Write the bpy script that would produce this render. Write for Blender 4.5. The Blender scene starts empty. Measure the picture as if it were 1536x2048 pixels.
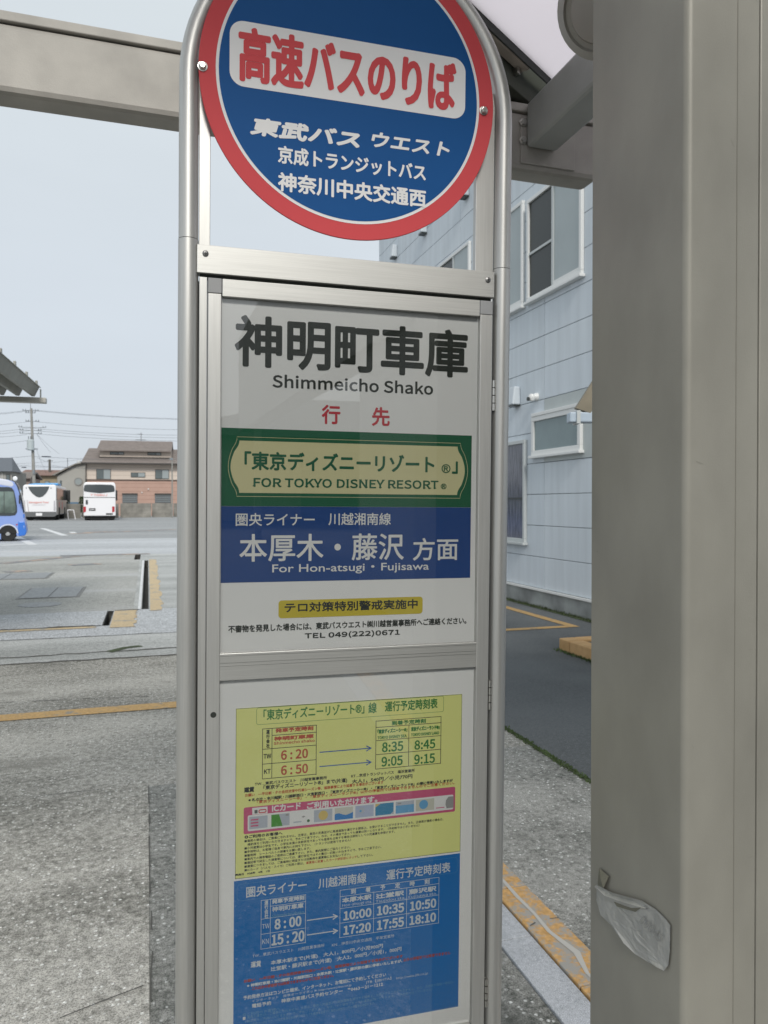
import bpy, bmesh, math, random
from mathutils import Matrix, Vector
random.seed(7)
SC = bpy.context.scene
# ------------------------------------------------------------------ camera
FPX = 1498.48; PITCH = 0.010396; HEAD = math.radians(17.5); EYE = 1.5
cam_d = bpy.data.cameras.new('camera'); cam = bpy.data.objects.new('camera', cam_d)
SC.collection.objects.link(cam); SC.camera = cam
cam_d.sensor_fit = 'VERTICAL'; cam_d.sensor_height = 36.0
cam_d.lens = FPX / 2048 * 36.0; cam_d.clip_start = 0.05; cam_d.clip_end = 3000
cam.location = (0, 0, EYE); cam.rotation_euler = (math.pi/2 - PITCH, 0, -HEAD)
cam_d.dof.use_dof = True; cam_d.dof.focus_distance = 1.36; cam_d.dof.aperture_fstop = 13.0
# ------------------------------------------------------------------ sky and sun
SUN_EL = math.radians(37); SUN_AZ = math.radians(186)     # azimuth measured clockwise from +Y
world = bpy.data.worlds.new('World'); SC.world = world; world.use_nodes = True
wn = world.node_tree.nodes; wl = world.node_tree.links; wn.clear()
wo = wn.new('ShaderNodeOutputWorld'); bg = wn.new('ShaderNodeBackground'); sky = wn.new('ShaderNodeTexSky')
sky.sky_type = 'NISHITA'; sky.sun_disc = False; sky.sun_elevation = SUN_EL; sky.sun_rotation = SUN_AZ
sky.air_density = 1.0; sky.dust_density = 3.0; sky.ozone_density = 2.0
# thin even overcast: the blue of the clear sky is mixed away under a pale cloud layer
tc = wn.new('ShaderNodeTexCoord'); sep = wn.new('ShaderNodeSeparateXYZ'); wl.new(tc.outputs['Generated'], sep.inputs[0])
ramp = wn.new('ShaderNodeValToRGB'); wl.new(sep.outputs['Z'], ramp.inputs[0])
ramp.color_ramp.elements[0].position = 0.0; ramp.color_ramp.elements[0].color = (4.40, 4.72, 5.16, 1)
ramp.color_ramp.elements[1].position = 0.55; ramp.color_ramp.elements[1].color = (4.95, 5.35, 5.52, 1)
cn = wn.new('ShaderNodeTexNoise'); cn.inputs['Scale'].default_value = 2.2; cn.inputs['Detail'].default_value = 4
mpn = wn.new('ShaderNodeMapping'); mpn.inputs['Scale'].default_value = (1, 1, 3); wl.new(tc.outputs['Generated'], mpn.inputs[0]); wl.new(mpn.outputs[0], cn.inputs[0])
cm = wn.new('ShaderNodeMapRange'); cm.inputs[3].default_value = 0.92; cm.inputs[4].default_value = 1.07; wl.new(cn.outputs['Fac'], cm.inputs[0])
vm = wn.new('ShaderNodeVectorMath'); vm.operation = 'SCALE'; wl.new(ramp.outputs[0], vm.inputs[0]); wl.new(cm.outputs[0], vm.inputs['Scale'])
mx = wn.new('ShaderNodeMixRGB'); mx.inputs[0].default_value = 0.9
wl.new(sky.outputs[0], mx.inputs[1]); wl.new(vm.outputs[0], mx.inputs[2])
wl.new(mx.outputs[0], bg.inputs[0]); bg.inputs[1].default_value = 0.1
wl.new(bg.outputs[0], wo.inputs[0])
sd = bpy.data.lights.new('sun', 'SUN'); sd.energy = 1.5; sd.angle = math.radians(14); sd.color = (1.0, 0.96, 0.9)
sun = bpy.data.objects.new('sun', sd); SC.collection.objects.link(sun)
sdir = Vector((math.sin(SUN_AZ)*math.cos(SUN_EL), math.cos(SUN_AZ)*math.cos(SUN_EL), math.sin(SUN_EL)))
sun.rotation_euler = (-sdir).to_track_quat('-Z', 'Y').to_euler(); sun.location = sdir*50
SC.view_settings.view_transform = 'Standard'; SC.view_settings.look = 'None'
SC.view_settings.exposure = 0.60; SC.view_settings.gamma = 1.0; SC.view_settings.use_curve_mapping = False
try:
    SC.cycles.max_bounces = 8; SC.cycles.transparent_max_bounces = 12; SC.cycles.caustics_reflective = False
except Exception: pass
# ------------------------------------------------------------------ measuring helpers (photo pixel -> place)
RT = Vector((math.cos(HEAD), -math.sin(HEAD), 0))
F0 = Vector((math.sin(HEAD), math.cos(HEAD), 0))
FW = F0*math.cos(PITCH) - Vector((0,0,1))*math.sin(PITCH)
UP = RT.cross(FW)
CAM = Vector((0, 0, EYE))
def ray(px, py): return FW + RT*((px-768)/FPX) + UP*((1024-py)/FPX)
def onz(px, py, z=0.0):
    d = ray(px, py); return CAM + d*((z-EYE)/d.z)
def onx(px, py, x):
    d = ray(px, py); return CAM + d*(x/d.x)
def ony(px, py, y):
    d = ray(px, py); return CAM + d*(y/d.y)
def atZ(px, py, Z):
    return CAM + ray(px, py)*Z
# ------------------------------------------------------------------ materials
def mat(name, col, rough=0.6, metal=0.0, noise=0.0, nscale=20.0, stretch=(1,1,1), bump=0.0, bscale=None, spec=0.5, col2=None, detail=5, coord='Object'):
    m = bpy.data.materials.new(name); m.use_nodes = True
    n = m.node_tree.nodes; l = m.node_tree.links; b = n['Principled BSDF']
    b.inputs['Base Color'].default_value = (*col, 1); b.inputs['Roughness'].default_value = rough
    b.inputs['Metallic'].default_value = metal; b.inputs['Specular IOR Level'].default_value = spec
    if noise > 0 or bump > 0:
        t = n.new('ShaderNodeTexCoord'); mp = n.new('ShaderNodeMapping'); mp.inputs['Scale'].default_value = stretch
        l.new(t.outputs[coord], mp.inputs[0])
        nz = n.new('ShaderNodeTexNoise'); nz.inputs['Scale'].default_value = nscale; nz.inputs['Detail'].default_value = detail
        l.new(mp.outputs[0], nz.inputs[0])
    if noise > 0:
        c1 = tuple(c*(1-noise) for c in col); c2 = col2 or tuple(min(1, c*(1+noise)) for c in col)
        r = n.new('ShaderNodeValToRGB'); r.color_ramp.elements[0].position = .32; r.color_ramp.elements[1].position = .68
        r.color_ramp.elements[0].color = (*c1, 1); r.color_ramp.elements[1].color = (*c2, 1)
        l.new(nz.outputs['Fac'], r.inputs[0]); l.new(r.outputs[0], b.inputs['Base Color'])
    if bump > 0:
        nb = nz
        if bscale:
            nb = n.new('ShaderNodeTexNoise'); nb.inputs['Scale'].default_value = bscale; nb.inputs['Detail'].default_value = 3; l.new(mp.outputs[0], nb.inputs[0])
        bp = n.new('ShaderNodeBump'); bp.inputs['Strength'].default_value = bump; bp.inputs['Distance'].default_value = 0.01
        l.new(nb.outputs['Fac'], bp.inputs['Height']); l.new(bp.outputs[0], b.inputs['Normal'])
    return m
def emis_free(name, col, rough=0.5): return mat(name, col, rough, spec=0.3)

def ground_mat(name, c_lo, c_hi, agg=(0.5,0.5,0.48), agg_amt=0.5, agg_scale=70, patch=0.6, streak=(1,1,1), rough=0.85, fine=180, bump=0.35, stain=None):
    """weathered paving: large patches x fine grain x exposed stones"""
    m = bpy.data.materials.new(name); m.use_nodes = True
    n = m.node_tree.nodes; l = m.node_tree.links; b = n['Principled BSDF']; b.inputs['Roughness'].default_value = rough
    b.inputs['Specular IOR Level'].default_value = 0.3
    t = n.new('ShaderNodeTexCoord'); mp = n.new('ShaderNodeMapping'); mp.inputs['Scale'].default_value = streak; l.new(t.outputs['Object'], mp.inputs[0])
    big = n.new('ShaderNodeTexNoise'); big.inputs['Scale'].default_value = patch; big.inputs['Detail'].default_value = 6; big.inputs['Roughness'].default_value = .62; l.new(mp.outputs[0], big.inputs[0])
    mid = n.new('ShaderNodeTexNoise'); mid.inputs['Scale'].default_value = fine*.16; mid.inputs['Detail'].default_value = 6; mid.inputs['Roughness'].default_value = .75; l.new(t.outputs['Object'], mid.inputs[0])
    fin = n.new('ShaderNodeTexNoise'); fin.inputs['Scale'].default_value = fine; fin.inputs['Detail'].default_value = 3; l.new(t.outputs['Object'], fin.inputs[0])
    a = n.new('ShaderNodeMath'); a.operation = 'MULTIPLY_ADD'; a.inputs[1].default_value = .6; l.new(mid.outputs['Fac'], a.inputs[0])
    a0 = n.new('ShaderNodeMath'); a0.operation = 'MULTIPLY'; a0.inputs[1].default_value = .55; l.new(big.outputs['Fac'], a0.inputs[0]); l.new(a0.outputs[0], a.inputs[2])
    r = n.new('ShaderNodeValToRGB'); r.color_ramp.elements[0].position = .46; r.color_ramp.elements[1].position = .64
    r.color_ramp.elements[0].color = (*c_lo, 1); r.color_ramp.elements[1].color = (*c_hi, 1); l.new(a.outputs[0], r.inputs[0])
    # stones
    v = n.new('ShaderNodeTexVoronoi'); v.inputs['Scale'].default_value = agg_scale; l.new(t.outputs['Object'], v.inputs[0])
    vr = n.new('ShaderNodeMapRange'); vr.inputs[1].default_value = .18; vr.inputs[2].default_value = .42; vr.inputs[3].default_value = 1; vr.inputs[4].default_value = 0; l.new(v.outputs['Distance'], vr.inputs[0])
    vs = n.new('ShaderNodeSeparateColor'); l.new(v.outputs['Color'], vs.inputs[0])
    gt = n.new('ShaderNodeMath'); gt.operation = 'GREATER_THAN'; gt.inputs[1].default_value = 1-agg_amt; l.new(vs.outputs[0], gt.inputs[0])
    mm = n.new('ShaderNodeMath'); mm.operation = 'MULTIPLY'; l.new(vr.outputs[0], mm.inputs[0]); l.new(gt.outputs[0], mm.inputs[1])
    m2 = n.new('ShaderNodeMath'); m2.operation = 'MULTIPLY'; l.new(mm.outputs[0], m2.inputs[0]); l.new(vs.outputs[1], m2.inputs[1])
    mix = n.new('ShaderNodeMixRGB'); mix.inputs[2].default_value = (*agg, 1); l.new(m2.outputs[0], mix.inputs[0]); l.new(r.outputs[0], mix.inputs[1])
    ov = n.new('ShaderNodeMixRGB'); ov.blend_type = 'MULTIPLY'; ov.inputs[0].default_value = .8
    fr = n.new('ShaderNodeValToRGB'); fr.color_ramp.elements[0].position = .3; fr.color_ramp.elements[1].position = .6
    fr.color_ramp.elements[0].color = (.30,.30,.30,1); fr.color_ramp.elements[1].color = (1.3,1.3,1.3,1)
    l.new(fin.outputs['Fac'], fr.inputs[0]); l.new(mix.outputs[0], ov.inputs[1]); l.new(fr.outputs[0], ov.inputs[2])
    last = ov.outputs[0]
    if stain:
        sn = n.new('ShaderNodeTexNoise'); sn.inputs['Scale'].default_value = stain[1]; sn.inputs['Detail'].default_value = 7; l.new(mp.outputs[0], sn.inputs[0])
        sr = n.new('ShaderNodeMapRange'); sr.inputs[1].default_value = stain[2]; sr.inputs[2].default_value = stain[2]+.12; l.new(sn.outputs['Fac'], sr.inputs[0])
        sm = n.new('ShaderNodeMixRGB'); sm.inputs[2].default_value = (*stain[0], 1); l.new(sr.outputs[0], sm.inputs[0]); l.new(last, sm.inputs[1]); last = sm.outputs[0]
    l.new(last, b.inputs['Base Color'])
    bp = n.new('ShaderNodeBump'); bp.inputs['Strength'].default_value = bump; bp.inputs['Distance'].default_value = 0.004
    l.new(fin.outputs['Fac'], bp.inputs['Height']); l.new(bp.outputs[0], b.inputs['Normal'])
    return m
def paint_mat(name, col, under, cover=0.42, scale=9.0):
    """road paint worn through to the paving"""
    m = bpy.data.materials.new(name); m.use_nodes = True
    n = m.node_tree.nodes; l = m.node_tree.links; b = n['Principled BSDF']; b.inputs['Roughness'].default_value = .8
    t = n.new('ShaderNodeTexCoord')
    a = n.new('ShaderNodeTexNoise'); a.inputs['Scale'].default_value = scale; a.inputs['Detail'].default_value = 9; a.inputs['Roughness'].default_value = .75; l.new(t.outputs['Object'], a.inputs[0])
    r = n.new('ShaderNodeMapRange'); r.inputs[1].default_value = cover; r.inputs[2].default_value = cover+.08; l.new(a.outputs['Fac'], r.inputs[0])
    c = n.new('ShaderNodeTexNoise'); c.inputs['Scale'].default_value = 60; c.inputs['Detail'].default_value = 4; l.new(t.outputs['Object'], c.inputs[0])
    cr = n.new('ShaderNodeValToRGB'); cr.color_ramp.elements[0].position=.3; cr.color_ramp.elements[1].position=.7
    cr.color_ramp.elements[0].color = (*[k*.72 for k in col], 1); cr.color_ramp.elements[1].color = (*[min(1,k*1.12) for k in col], 1); l.new(c.outputs['Fac'], cr.inputs[0])
    mx = n.new('ShaderNodeMixRGB'); mx.inputs[1].default_value = (*under, 1); l.new(r.outputs[0], mx.inputs[0]); l.new(cr.outputs[0], mx.inputs[2])
    l.new(mx.outputs[0], b.inputs['Base Color'])
    return m
def glass_mat(name, tint=(1,1,1), k=2.0, rough=0.0):
    m = bpy.data.materials.new(name); m.use_nodes = True
    n = m.node_tree.nodes; l = m.node_tree.links; n.clear()
    o = n.new('ShaderNodeOutputMaterial'); t = n.new('ShaderNodeBsdfTransparent'); t.inputs[0].default_value = (*tint, 1)
    g = n.new('ShaderNodeBsdfGlossy'); g.inputs['Roughness'].default_value = rough; g.inputs[0].default_value = (1,1,1,1)
    f = n.new('ShaderNodeFresnel'); f.inputs[0].default_value = 1.5
    mu = n.new('ShaderNodeMath'); mu.operation = 'MULTIPLY'; mu.use_clamp = True; mu.inputs[1].default_value = k
    x = n.new('ShaderNodeMixShader'); l.new(f.outputs[0], mu.inputs[0]); l.new(mu.outputs[0], x.inputs[0]); l.new(t.outputs[0], x.inputs[1]); l.new(g.outputs[0], x.inputs[2]); l.new(x.outputs[0], o.inputs[0])
    return m
def translucent_mat(name, col, k=0.7):
    m = bpy.data.materials.new(name); m.use_nodes = True
    n = m.node_tree.nodes; l = m.node_tree.links; n.clear()
    o = n.new('ShaderNodeOutputMaterial'); t = n.new('ShaderNodeBsdfTranslucent'); d = n.new('ShaderNodeBsdfDiffuse')
    tcn = n.new('ShaderNodeTexCoord'); nz = n.new('ShaderNodeTexNoise'); nz.inputs['Scale'].default_value = 2.5; nz.inputs['Detail'].default_value = 6; l.new(tcn.outputs['Object'], nz.inputs[0])
    r = n.new('ShaderNodeValToRGB'); r.color_ramp.elements[0].color = (*[c*.93 for c in col], 1); r.color_ramp.elements[1].color = (*col, 1); l.new(nz.outputs['Fac'], r.inputs[0])
    l.new(r.outputs[0], t.inputs[0]); l.new(r.outputs[0], d.inputs[0])
    x = n.new('ShaderNodeMixShader'); x.inputs[0].default_value = k; l.new(d.outputs[0], x.inputs[1]); l.new(t.outputs[0], x.inputs[2]); l.new(x.outputs[0], o.inputs[0])
    return m
ALU = mat('satin_aluminium', (.54,.54,.52), .42, .75, noise=.05, nscale=9, stretch=(30,30,1), bump=.02, bscale=120)
ALU_H = mat('brushed_aluminium_rail', (.52,.52,.498), .42, .75, noise=.06, nscale=9, stretch=(1,30,60), bump=.02, bscale=120)
CAP = mat('grey_plastic_corner', (.28,.285,.29), .5)
STEEL = mat('stainless_bolt', (.62,.61,.58), .28, 1.0)
DARK = mat('dark_gap', (.02,.024,.02), .7)
BOLT_D = mat('dark_screw', (.2,.2,.2), .4, .8)
GAL = mat('galvanised_beam_paint', (.36,.345,.315), .6, .1, noise=.14, nscale=7, bump=.06, bscale=240, detail=8)
COLP = mat('column_beige_paint', (.285,.275,.238), .5, .15, noise=.13, nscale=7, stretch=(1,1,.55), bump=.06, bscale=700, detail=12)
RAFT = mat('rafter_grey_paint', (.36,.37,.36), .5, .1, noise=.06, nscale=8)
# ------------------------------------------------------------------ mesh builder
class MB:
    def __init__(s): s.v = []; s.f = []; s.m = []
    def add(s, vs, fs, mi=0):
        o = len(s.v); s.v += [tuple(p) for p in vs]; s.f += [tuple(o+i for i in f) for f in fs]; s.m += [mi]*len(fs); return s
    def box(s, x0, x1, y0, y1, z0, z1, mi=0):
        if x0 > x1: x0, x1 = x1, x0
        if y0 > y1: y0, y1 = y1, y0
        if z0 > z1: z0, z1 = z1, z0
        return s.add([(x0,y0,z0),(x1,y0,z0),(x1,y1,z0),(x0,y1,z0),(x0,y0,z1),(x1,y0,z1),(x1,y1,z1),(x0,y1,z1)],
                     [(0,3,2,1),(4,5,6,7),(0,1,5,4),(1,2,6,5),(2,3,7,6),(3,0,4,7)], mi)
    def hexa(s, p, mi=0):        # 8 points: bottom ring 0-3 then top ring 4-7
        return s.add(p, [(0,3,2,1),(4,5,6,7),(0,1,5,4),(1,2,6,5),(2,3,7,6),(3,0,4,7)], mi)
    def tube(s, path, r, n=16, cap=True, mi=0, r2=None):
        path = [Vector(p) for p in path]; rings = []
        up = None
        for i, p in enumerate(path):
            d = (path[min(i+1, len(path)-1)] - path[max(i-1, 0)]).normalized()
            if up is None:
                up = Vector((0,1,0)) if abs(d.y) < .9 else Vector((1,0,0))
            a = d.cross(up).normalized(); b = a.cross(d).normalized(); up = b
            rr = r if r2 is None else r + (r2-r)*i/(len(path)-1)
            rings.append([p + (a*math.cos(2*math.pi*k/n) + b*math.sin(2*math.pi*k/n))*rr for k in range(n)])
        vs = [q for rg in rings for q in rg]; fs = []
        for i in range(len(path)-1):
            for k in range(n):
                fs.append((i*n+k, i*n+(k+1)%n, (i+1)*n+(k+1)%n, (i+1)*n+k))
        if cap: fs.append(tuple(range(n-1, -1, -1))); fs.append(tuple((len(path)-1)*n+k for k in range(n)))
        return s.add(vs, fs, mi)
    def prism(s, poly, axis, a0, a1, mi=0):   # poly of 2D points extruded along axis 'x','y','z'
        n = len(poly)
        def P(p, a): return {'x': (a, p[0], p[1]), 'y': (p[0], a, p[1]), 'z': (p[0], p[1], a)}[axis]
        return s.add([P(p, a0) for p in poly] + [P(p, a1) for p in poly],
                     [tuple(range(n-1, -1, -1)), tuple(range(n, 2*n))] + [(i, (i+1)%n, n+(i+1)%n, n+i) for i in range(n)], mi)
    def lathe(s, prof, n=24, ox=0, oy=0, oz=0, axis='z', mi=0):
        vs = []; fs = []
        for (r, h) in prof:
            for k in range(n):
                a = 2*math.pi*k/n; c, q = r*math.cos(a), r*math.sin(a)
                vs.append({'z': (ox+c, oy+q, oz+h), 'y': (ox+c, oy+h, oz+q), 'x': (ox+h, oy+c, oz+q)}[axis])
        for i in range(len(prof)-1):
            for k in range(n): fs.append((i*n+k, i*n+(k+1)%n, (i+1)*n+(k+1)%n, (i+1)*n+k))
        fs.append(tuple(range(n-1, -1, -1))); fs.append(tuple((len(prof)-1)*n+k for k in range(n)))
        return s.add(vs, fs, mi)
    def build(s, name, mats, parent=None, smooth=False, bevel=0, seg=2, fix=True):
        me = bpy.data.meshes.new(name); me.from_pydata(s.v, [], s.f)
        if not isinstance(mats, (list, tuple)): mats = [mats]
        for m in mats: me.materials.append(m)
        if len(mats) > 1: me.polygons.foreach_set('material_index', s.m)
        if fix:
            bm = bmesh.new(); bm.from_mesh(me); bmesh.ops.recalc_face_normals(bm, faces=bm.faces); bm.to_mesh(me); bm.free()
        o = bpy.data.objects.new(name, me); SC.collection.objects.link(o)
        if parent: o.parent = parent
        if smooth:
            me.polygons.foreach_set('use_smooth', [True]*len(me.polygons))
            try: me.set_sharp_from_angle(angle=math.radians(35))
            except Exception: pass
        if bevel:
            b = o.modifiers.new('bevel', 'BEVEL'); b.width = bevel; b.segments = seg; b.limit_method = 'ANGLE'
        return o
def empty(name, loc, rz=0, mtx=None):
    o = bpy.data.objects.new(name, None); SC.collection.objects.link(o); o.empty_display_size = .1
    if mtx is not None: o.matrix_world = mtx
    else: o.location = loc; o.rotation_euler = (0, 0, rz)
    return o
def tag(o, label=None, cat=None, group=None, kind=None):
    if label: o['label'] = label
    if cat: o['category'] = cat
    if group: o['group'] = group
    if kind: o['kind'] = kind
    return o
def struct(o): o['kind'] = 'structure'; return o

# ================================================================== ground
M_ASPH = ground_mat('asphalt_dark', (.075,.082,.086), (.125,.135,.14), (.22,.22,.22), .18, 90, .5, fine=260, bump=.3)
M_YARD = ground_mat('asphalt_yard_grey', (.27,.28,.285), (.36,.37,.375), (.3,.3,.3), .1, 30, .12, streak=(.35,1.6,1), fine=30, bump=.15)
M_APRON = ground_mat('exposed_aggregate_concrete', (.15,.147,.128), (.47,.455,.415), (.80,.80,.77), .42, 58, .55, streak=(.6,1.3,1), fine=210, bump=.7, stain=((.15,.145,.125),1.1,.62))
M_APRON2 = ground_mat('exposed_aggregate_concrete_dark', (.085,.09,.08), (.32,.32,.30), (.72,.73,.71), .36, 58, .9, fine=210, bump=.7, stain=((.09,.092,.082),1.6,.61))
M_SLAB = ground_mat('smooth_wash_bay_concrete', (.30,.305,.285), (.43,.43,.41), (.34,.34,.33), .1, 30, .28, streak=(.3,1.6,1), fine=60, bump=.15, stain=((.46,.465,.47),.35,.56))
M_ROADC = ground_mat('pale_concrete_road', (.40,.415,.43), (.52,.54,.56), (.45,.45,.45), .1, 30, .2, streak=(.25,1.5,1), fine=50, bump=.15, stain=((.56,.46,.40),.4,.66))
M_KERBC = ground_mat('gutter_concrete', (.30,.31,.30), (.50,.51,.50), (.4,.4,.4), .2, 60, .7, streak=(.4,1.5,1), fine=160, bump=.4)
M_GRANITE = ground_mat('salt_and_pepper_stone', (.30,.32,.34), (.46,.48,.51), (.6,.62,.64), .6, 150, 1.5, fine=420, bump=.5)
YEL = (.56,.36,.15)
M_YPAINT = paint_mat('yellow_paint_worn', YEL, (.25,.25,.23), .38, 7)
M_YPAINT2 = paint_mat('orange_kerb_paint_worn', (.52,.31,.115), (.30,.29,.265), .45, 14)
M_YPAINT3 = paint_mat('yellow_paint_solid', (.42,.27,.11), (.15,.14,.12), .36, 6)
M_WPAINT = paint_mat('white_road_paint', (.72,.73,.74), (.3,.3,.3), .34, 3)
M_MOSS = mat('moss_green', (.05,.068,.03), .95, noise=.5, nscale=40)
M_CRACK = mat('crack_dark', (.09,.088,.08), .95)
S1 = (-.545,-.455,9.82,11.16); S2 = (-.09,.01,11.2,20.9); S3 = (-.36,-.2,21.3,23.4)
SLOTS = (S1, S2, S3)
def sheet(name, x0, x1, y0, y1, z, m, holes=(), parent=None):
    xs = sorted({x0, x1, *[v for h in holes for v in h[:2] if x0 < v < x1]})
    ys = sorted({y0, y1, *[v for h in holes for v in h[2:] if y0 < v < y1]})
    b = MB()
    for i in range(len(xs)-1):
        for j in range(len(ys)-1):
            cx, cy = (xs[i]+xs[i+1])/2, (ys[j]+ys[j+1])/2
            if any(h[0] < cx < h[1] and h[2] < cy < h[3] for h in holes): continue
            b.add([(xs[i],ys[j],z),(xs[i+1],ys[j],z),(xs[i+1],ys[j+1],z),(xs[i],ys[j+1],z)], [(0,1,2,3)])
    return struct(b.build(name, m, parent, fix=False))
sheet('ground', -900, 900, -400, 1500, 0, M_ASPH, SLOTS)
sheet('yard_asphalt', -300, 200, 34.5, 300, .004, M_YARD)
sheet('pale_road', -120, 2.26, 23.6, 34.5, .004, M_ROADC)
sheet('wash_bay_floor', -60, -.2, 11.2, 23.6, .004, M_SLAB, SLOTS)
sheet('wash_bay_floor_near', -60, -.55, 9.88, 11.2, .004, M_ROADC)
sheet('bay_side_floor', -.2, 2.26, 11.2, 23.6, .004, M_KERBC, SLOTS)
sheet('bay_front_floor', -.55, 2.26, 9.05, 11.2, .004, M_ROADC, SLOTS)
sheet('bay_front_strip', -60, -.55, 9.05, 9.80, .004, M_ROADC)
sheet('gutter_strip', -60, 2.26, 7.72, 9.05, .004, M_KERBC)
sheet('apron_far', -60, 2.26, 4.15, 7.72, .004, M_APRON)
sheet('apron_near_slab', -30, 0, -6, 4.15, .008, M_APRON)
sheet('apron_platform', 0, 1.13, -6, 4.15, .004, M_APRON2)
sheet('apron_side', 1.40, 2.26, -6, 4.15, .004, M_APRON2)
# joints, worn a little open
def joint(pts, w, z, m=M_CRACK, name='joint'):
    b = MB()
    out = []
    for (a, c) in zip(pts[:-1], pts[1:]):
        a = Vector(a); c = Vector(c); n = max(2, int((c-a).length/.12))
        for i in range(n): out.append(a.lerp(c, i/n))
    out.append(Vector(pts[-1]))
    L = []; R_ = []
    for i, p in enumerate(out):
        d = (out[min(i+1,len(out)-1)]-out[max(i-1,0)]).normalized(); nn = Vector((-d.y, d.x)); j = Vector((random.uniform(-1,1), random.uniform(-1,1)))*w*.5
        ww = w*random.uniform(.35, 1)
        L.append(p+j+nn*ww/2); R_.append(p+j-nn*ww/2)
    vs = [(p.x,p.y,z) for p in L]+[(p.x,p.y,z) for p in R_]; k = len(L)
    b.add(vs, [(i,i+1,k+i+1,k+i) for i in range(k-1) if w > .025 or random.random() > .28])
    return struct(b.build(name, m, fix=False))
joint([(0.012,-1),(0.0,1.2),(.008,2.6),(-.002,4.15)], .007, .0125, name='slab_joint')
joint([(-12,4.13),(0,4.16)], .007, .0125, name='slab_joint')
joint([(-.9,2.16),(-.6,2.26),(-.42,2.24),(-.25,2.34),(-.02,2.42)], .006, .0125, name='crack')
joint([(-30,7.74),(2.2,7.7)], .05, .0085, name='gutter_joint')
joint([(-30,9.04),(2.2,9.06)], .03, .0085, name='gutter_joint')
joint([(-2.0,8.0),(-.9,8.05),(.3,8.1)], .05, .0085, name='gutter_joint')
joint([(-3,6.2),(-1.2,6.25),(0,6.1)], .012, .0085, name='crack')
joint([(-.35,8.1),(-.1,8.25)], .12, .0088, M_MOSS, name='moss_patch')
joint([(1.275,2.34),(1.33,2.36),(1.395,2.35)], .006, .0225, name='crack')
joint([(-60,9.84),(-.585,9.84)], .09, .0085, name='bay_edge_gap')
joint([(-.445,11.18),(-.12,11.18)], .05, .0085, name='bay_edge_gap')
# drain channels sunk through the paving, each a steel-lined slot
M_CHAN = mat('rusty_drain_steel', (.06,.06,.055), .8, .3, noise=.4, nscale=12)
def chan(s, label, zt):
    e = empty('drain_channel', ((s[0]+s[1])/2, (s[2]+s[3])/2, -.3)); tag(e, label, 'drain channel', 'drain slots of the wash bay')
    hx, hy = (s[1]-s[0])/2, (s[3]-s[2])/2
    MB().box(-hx,hx,-hy,hy,0,.12).build('channel_floor', M_CHAN, e)
    for sx in (-1, 1):
        MB().box(sx*hx, sx*(hx-.012), -hy, hy, .12, .3+zt).build('channel_wall', M_CHAN, e)
    for sy in (-1, 1):
        MB().box(-hx+.012, hx-.012, sy*hy, sy*(hy-.012), .12, .3+zt).build('channel_end', M_CHAN, e)
chan(S1, 'short dark drain slot nearest the bus stop, at the near corner of the bay', .004)
chan(S2, 'long narrow dark drain slot running away along the right edge of the wash bay', .004)
chan(S3, 'farthest small dark drain slot beyond the end of the long one', .004)
# worn yellow borders of the slots
def paintbox(name, x0, x1, y0, y1, z, m): return sheet(name, x0, x1, y0, y1, z, m)
def ragged(name, x0, x1, y0, y1, z, m, amp):
    n = 40; b = MB(); vs = []
    for i in range(n+1):
        y = y0+(y1-y0)*i/n; vs.append((x0, y, z)); vs.append((x1+random.uniform(-amp, amp), y, z))
    b.add(vs, [(2*i,2*i+1,2*i+3,2*i+2) for i in range(n)]); return struct(b.build(name, m, fix=False))
M_YPALE = paint_mat('pale_yellow_border_paint', (.60,.47,.29), (.32,.31,.28), .38, 3)
ragged('yellow_border', .03, .20, 11.0, 21.2, .009, M_YPALE, .035)
ragged('yellow_border', -.445, -.16, 9.62, 11.12, .009, M_YPALE, .03)
sheet('yellow_border', -6, -.6, 9.66, 9.79, .009, M_YPALE)
sheet('white_slot_edge', -.14, -.095, 11.2, 20.9, .009, M_WPAINT)
# painted lines
sheet('yellow_line', -30, 2.1, 5.69, 5.86, .0095, M_YPAINT)
def quadline(name, a, c, w, z, m):
    a = Vector(a[:2]); c = Vector(c[:2]); d = (c-a).normalized(); nn = Vector((-d.y, d.x))*w/2
    return struct(MB().add([(*(a-nn),z),(*(c-nn),z),(*(c+nn),z),(*(a+nn),z)], [(0,1,2,3)]).build(name, m, fix=False))
quadline('yellow_bay_line', (4.97,8.0), (4.93,16.0), .13, .005, M_YPAINT3)
quadline('yellow_bay_line', (4.9,8.06), (2.5,8.06), .13, .005, M_YPAINT3)
quadline('white_line', onz(84,1056.5), onz(130,1071.5), .32, .0092, M_WPAINT)
quadline('white_line', onz(30,1072), onz(66,1090), .32, .0092, M_WPAINT)
quadline('white_line', onz(50,1071.5), onz(128,1070), .3, .009, M_WPAINT)
quadline('white_line', onz(0,1091.5), onz(60,1088), .3, .0088, M_WPAINT)
quadline('white_line', onz(143,1064), onz(152,1068), .3, .009, M_WPAINT)
M_RUST = paint_mat('faded_orange_marking', (.50,.36,.27), (.22,.225,.23), .5, 1.2)
quadline('faded_marking', onz(150,1068), onz(215,1062.5), .9, .0091, M_RUST)
quadline('faded_marking', onz(190,1066), onz(352,1059), .8, .0089, M_RUST)
quadline('faded_marking', onz(235,1034.5), onz(242,1036), 1.0, .0086, M_RUST)
for a_, b_ in (((10,1145),(60,1142)), ((140,1131),(200,1128)), ((0,1128),(160,1112)), ((120,1112),(300,1108))):
    quadline('faded_marking', onz(*a_), onz(*b_), .45, .0091, M_RUST)
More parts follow.
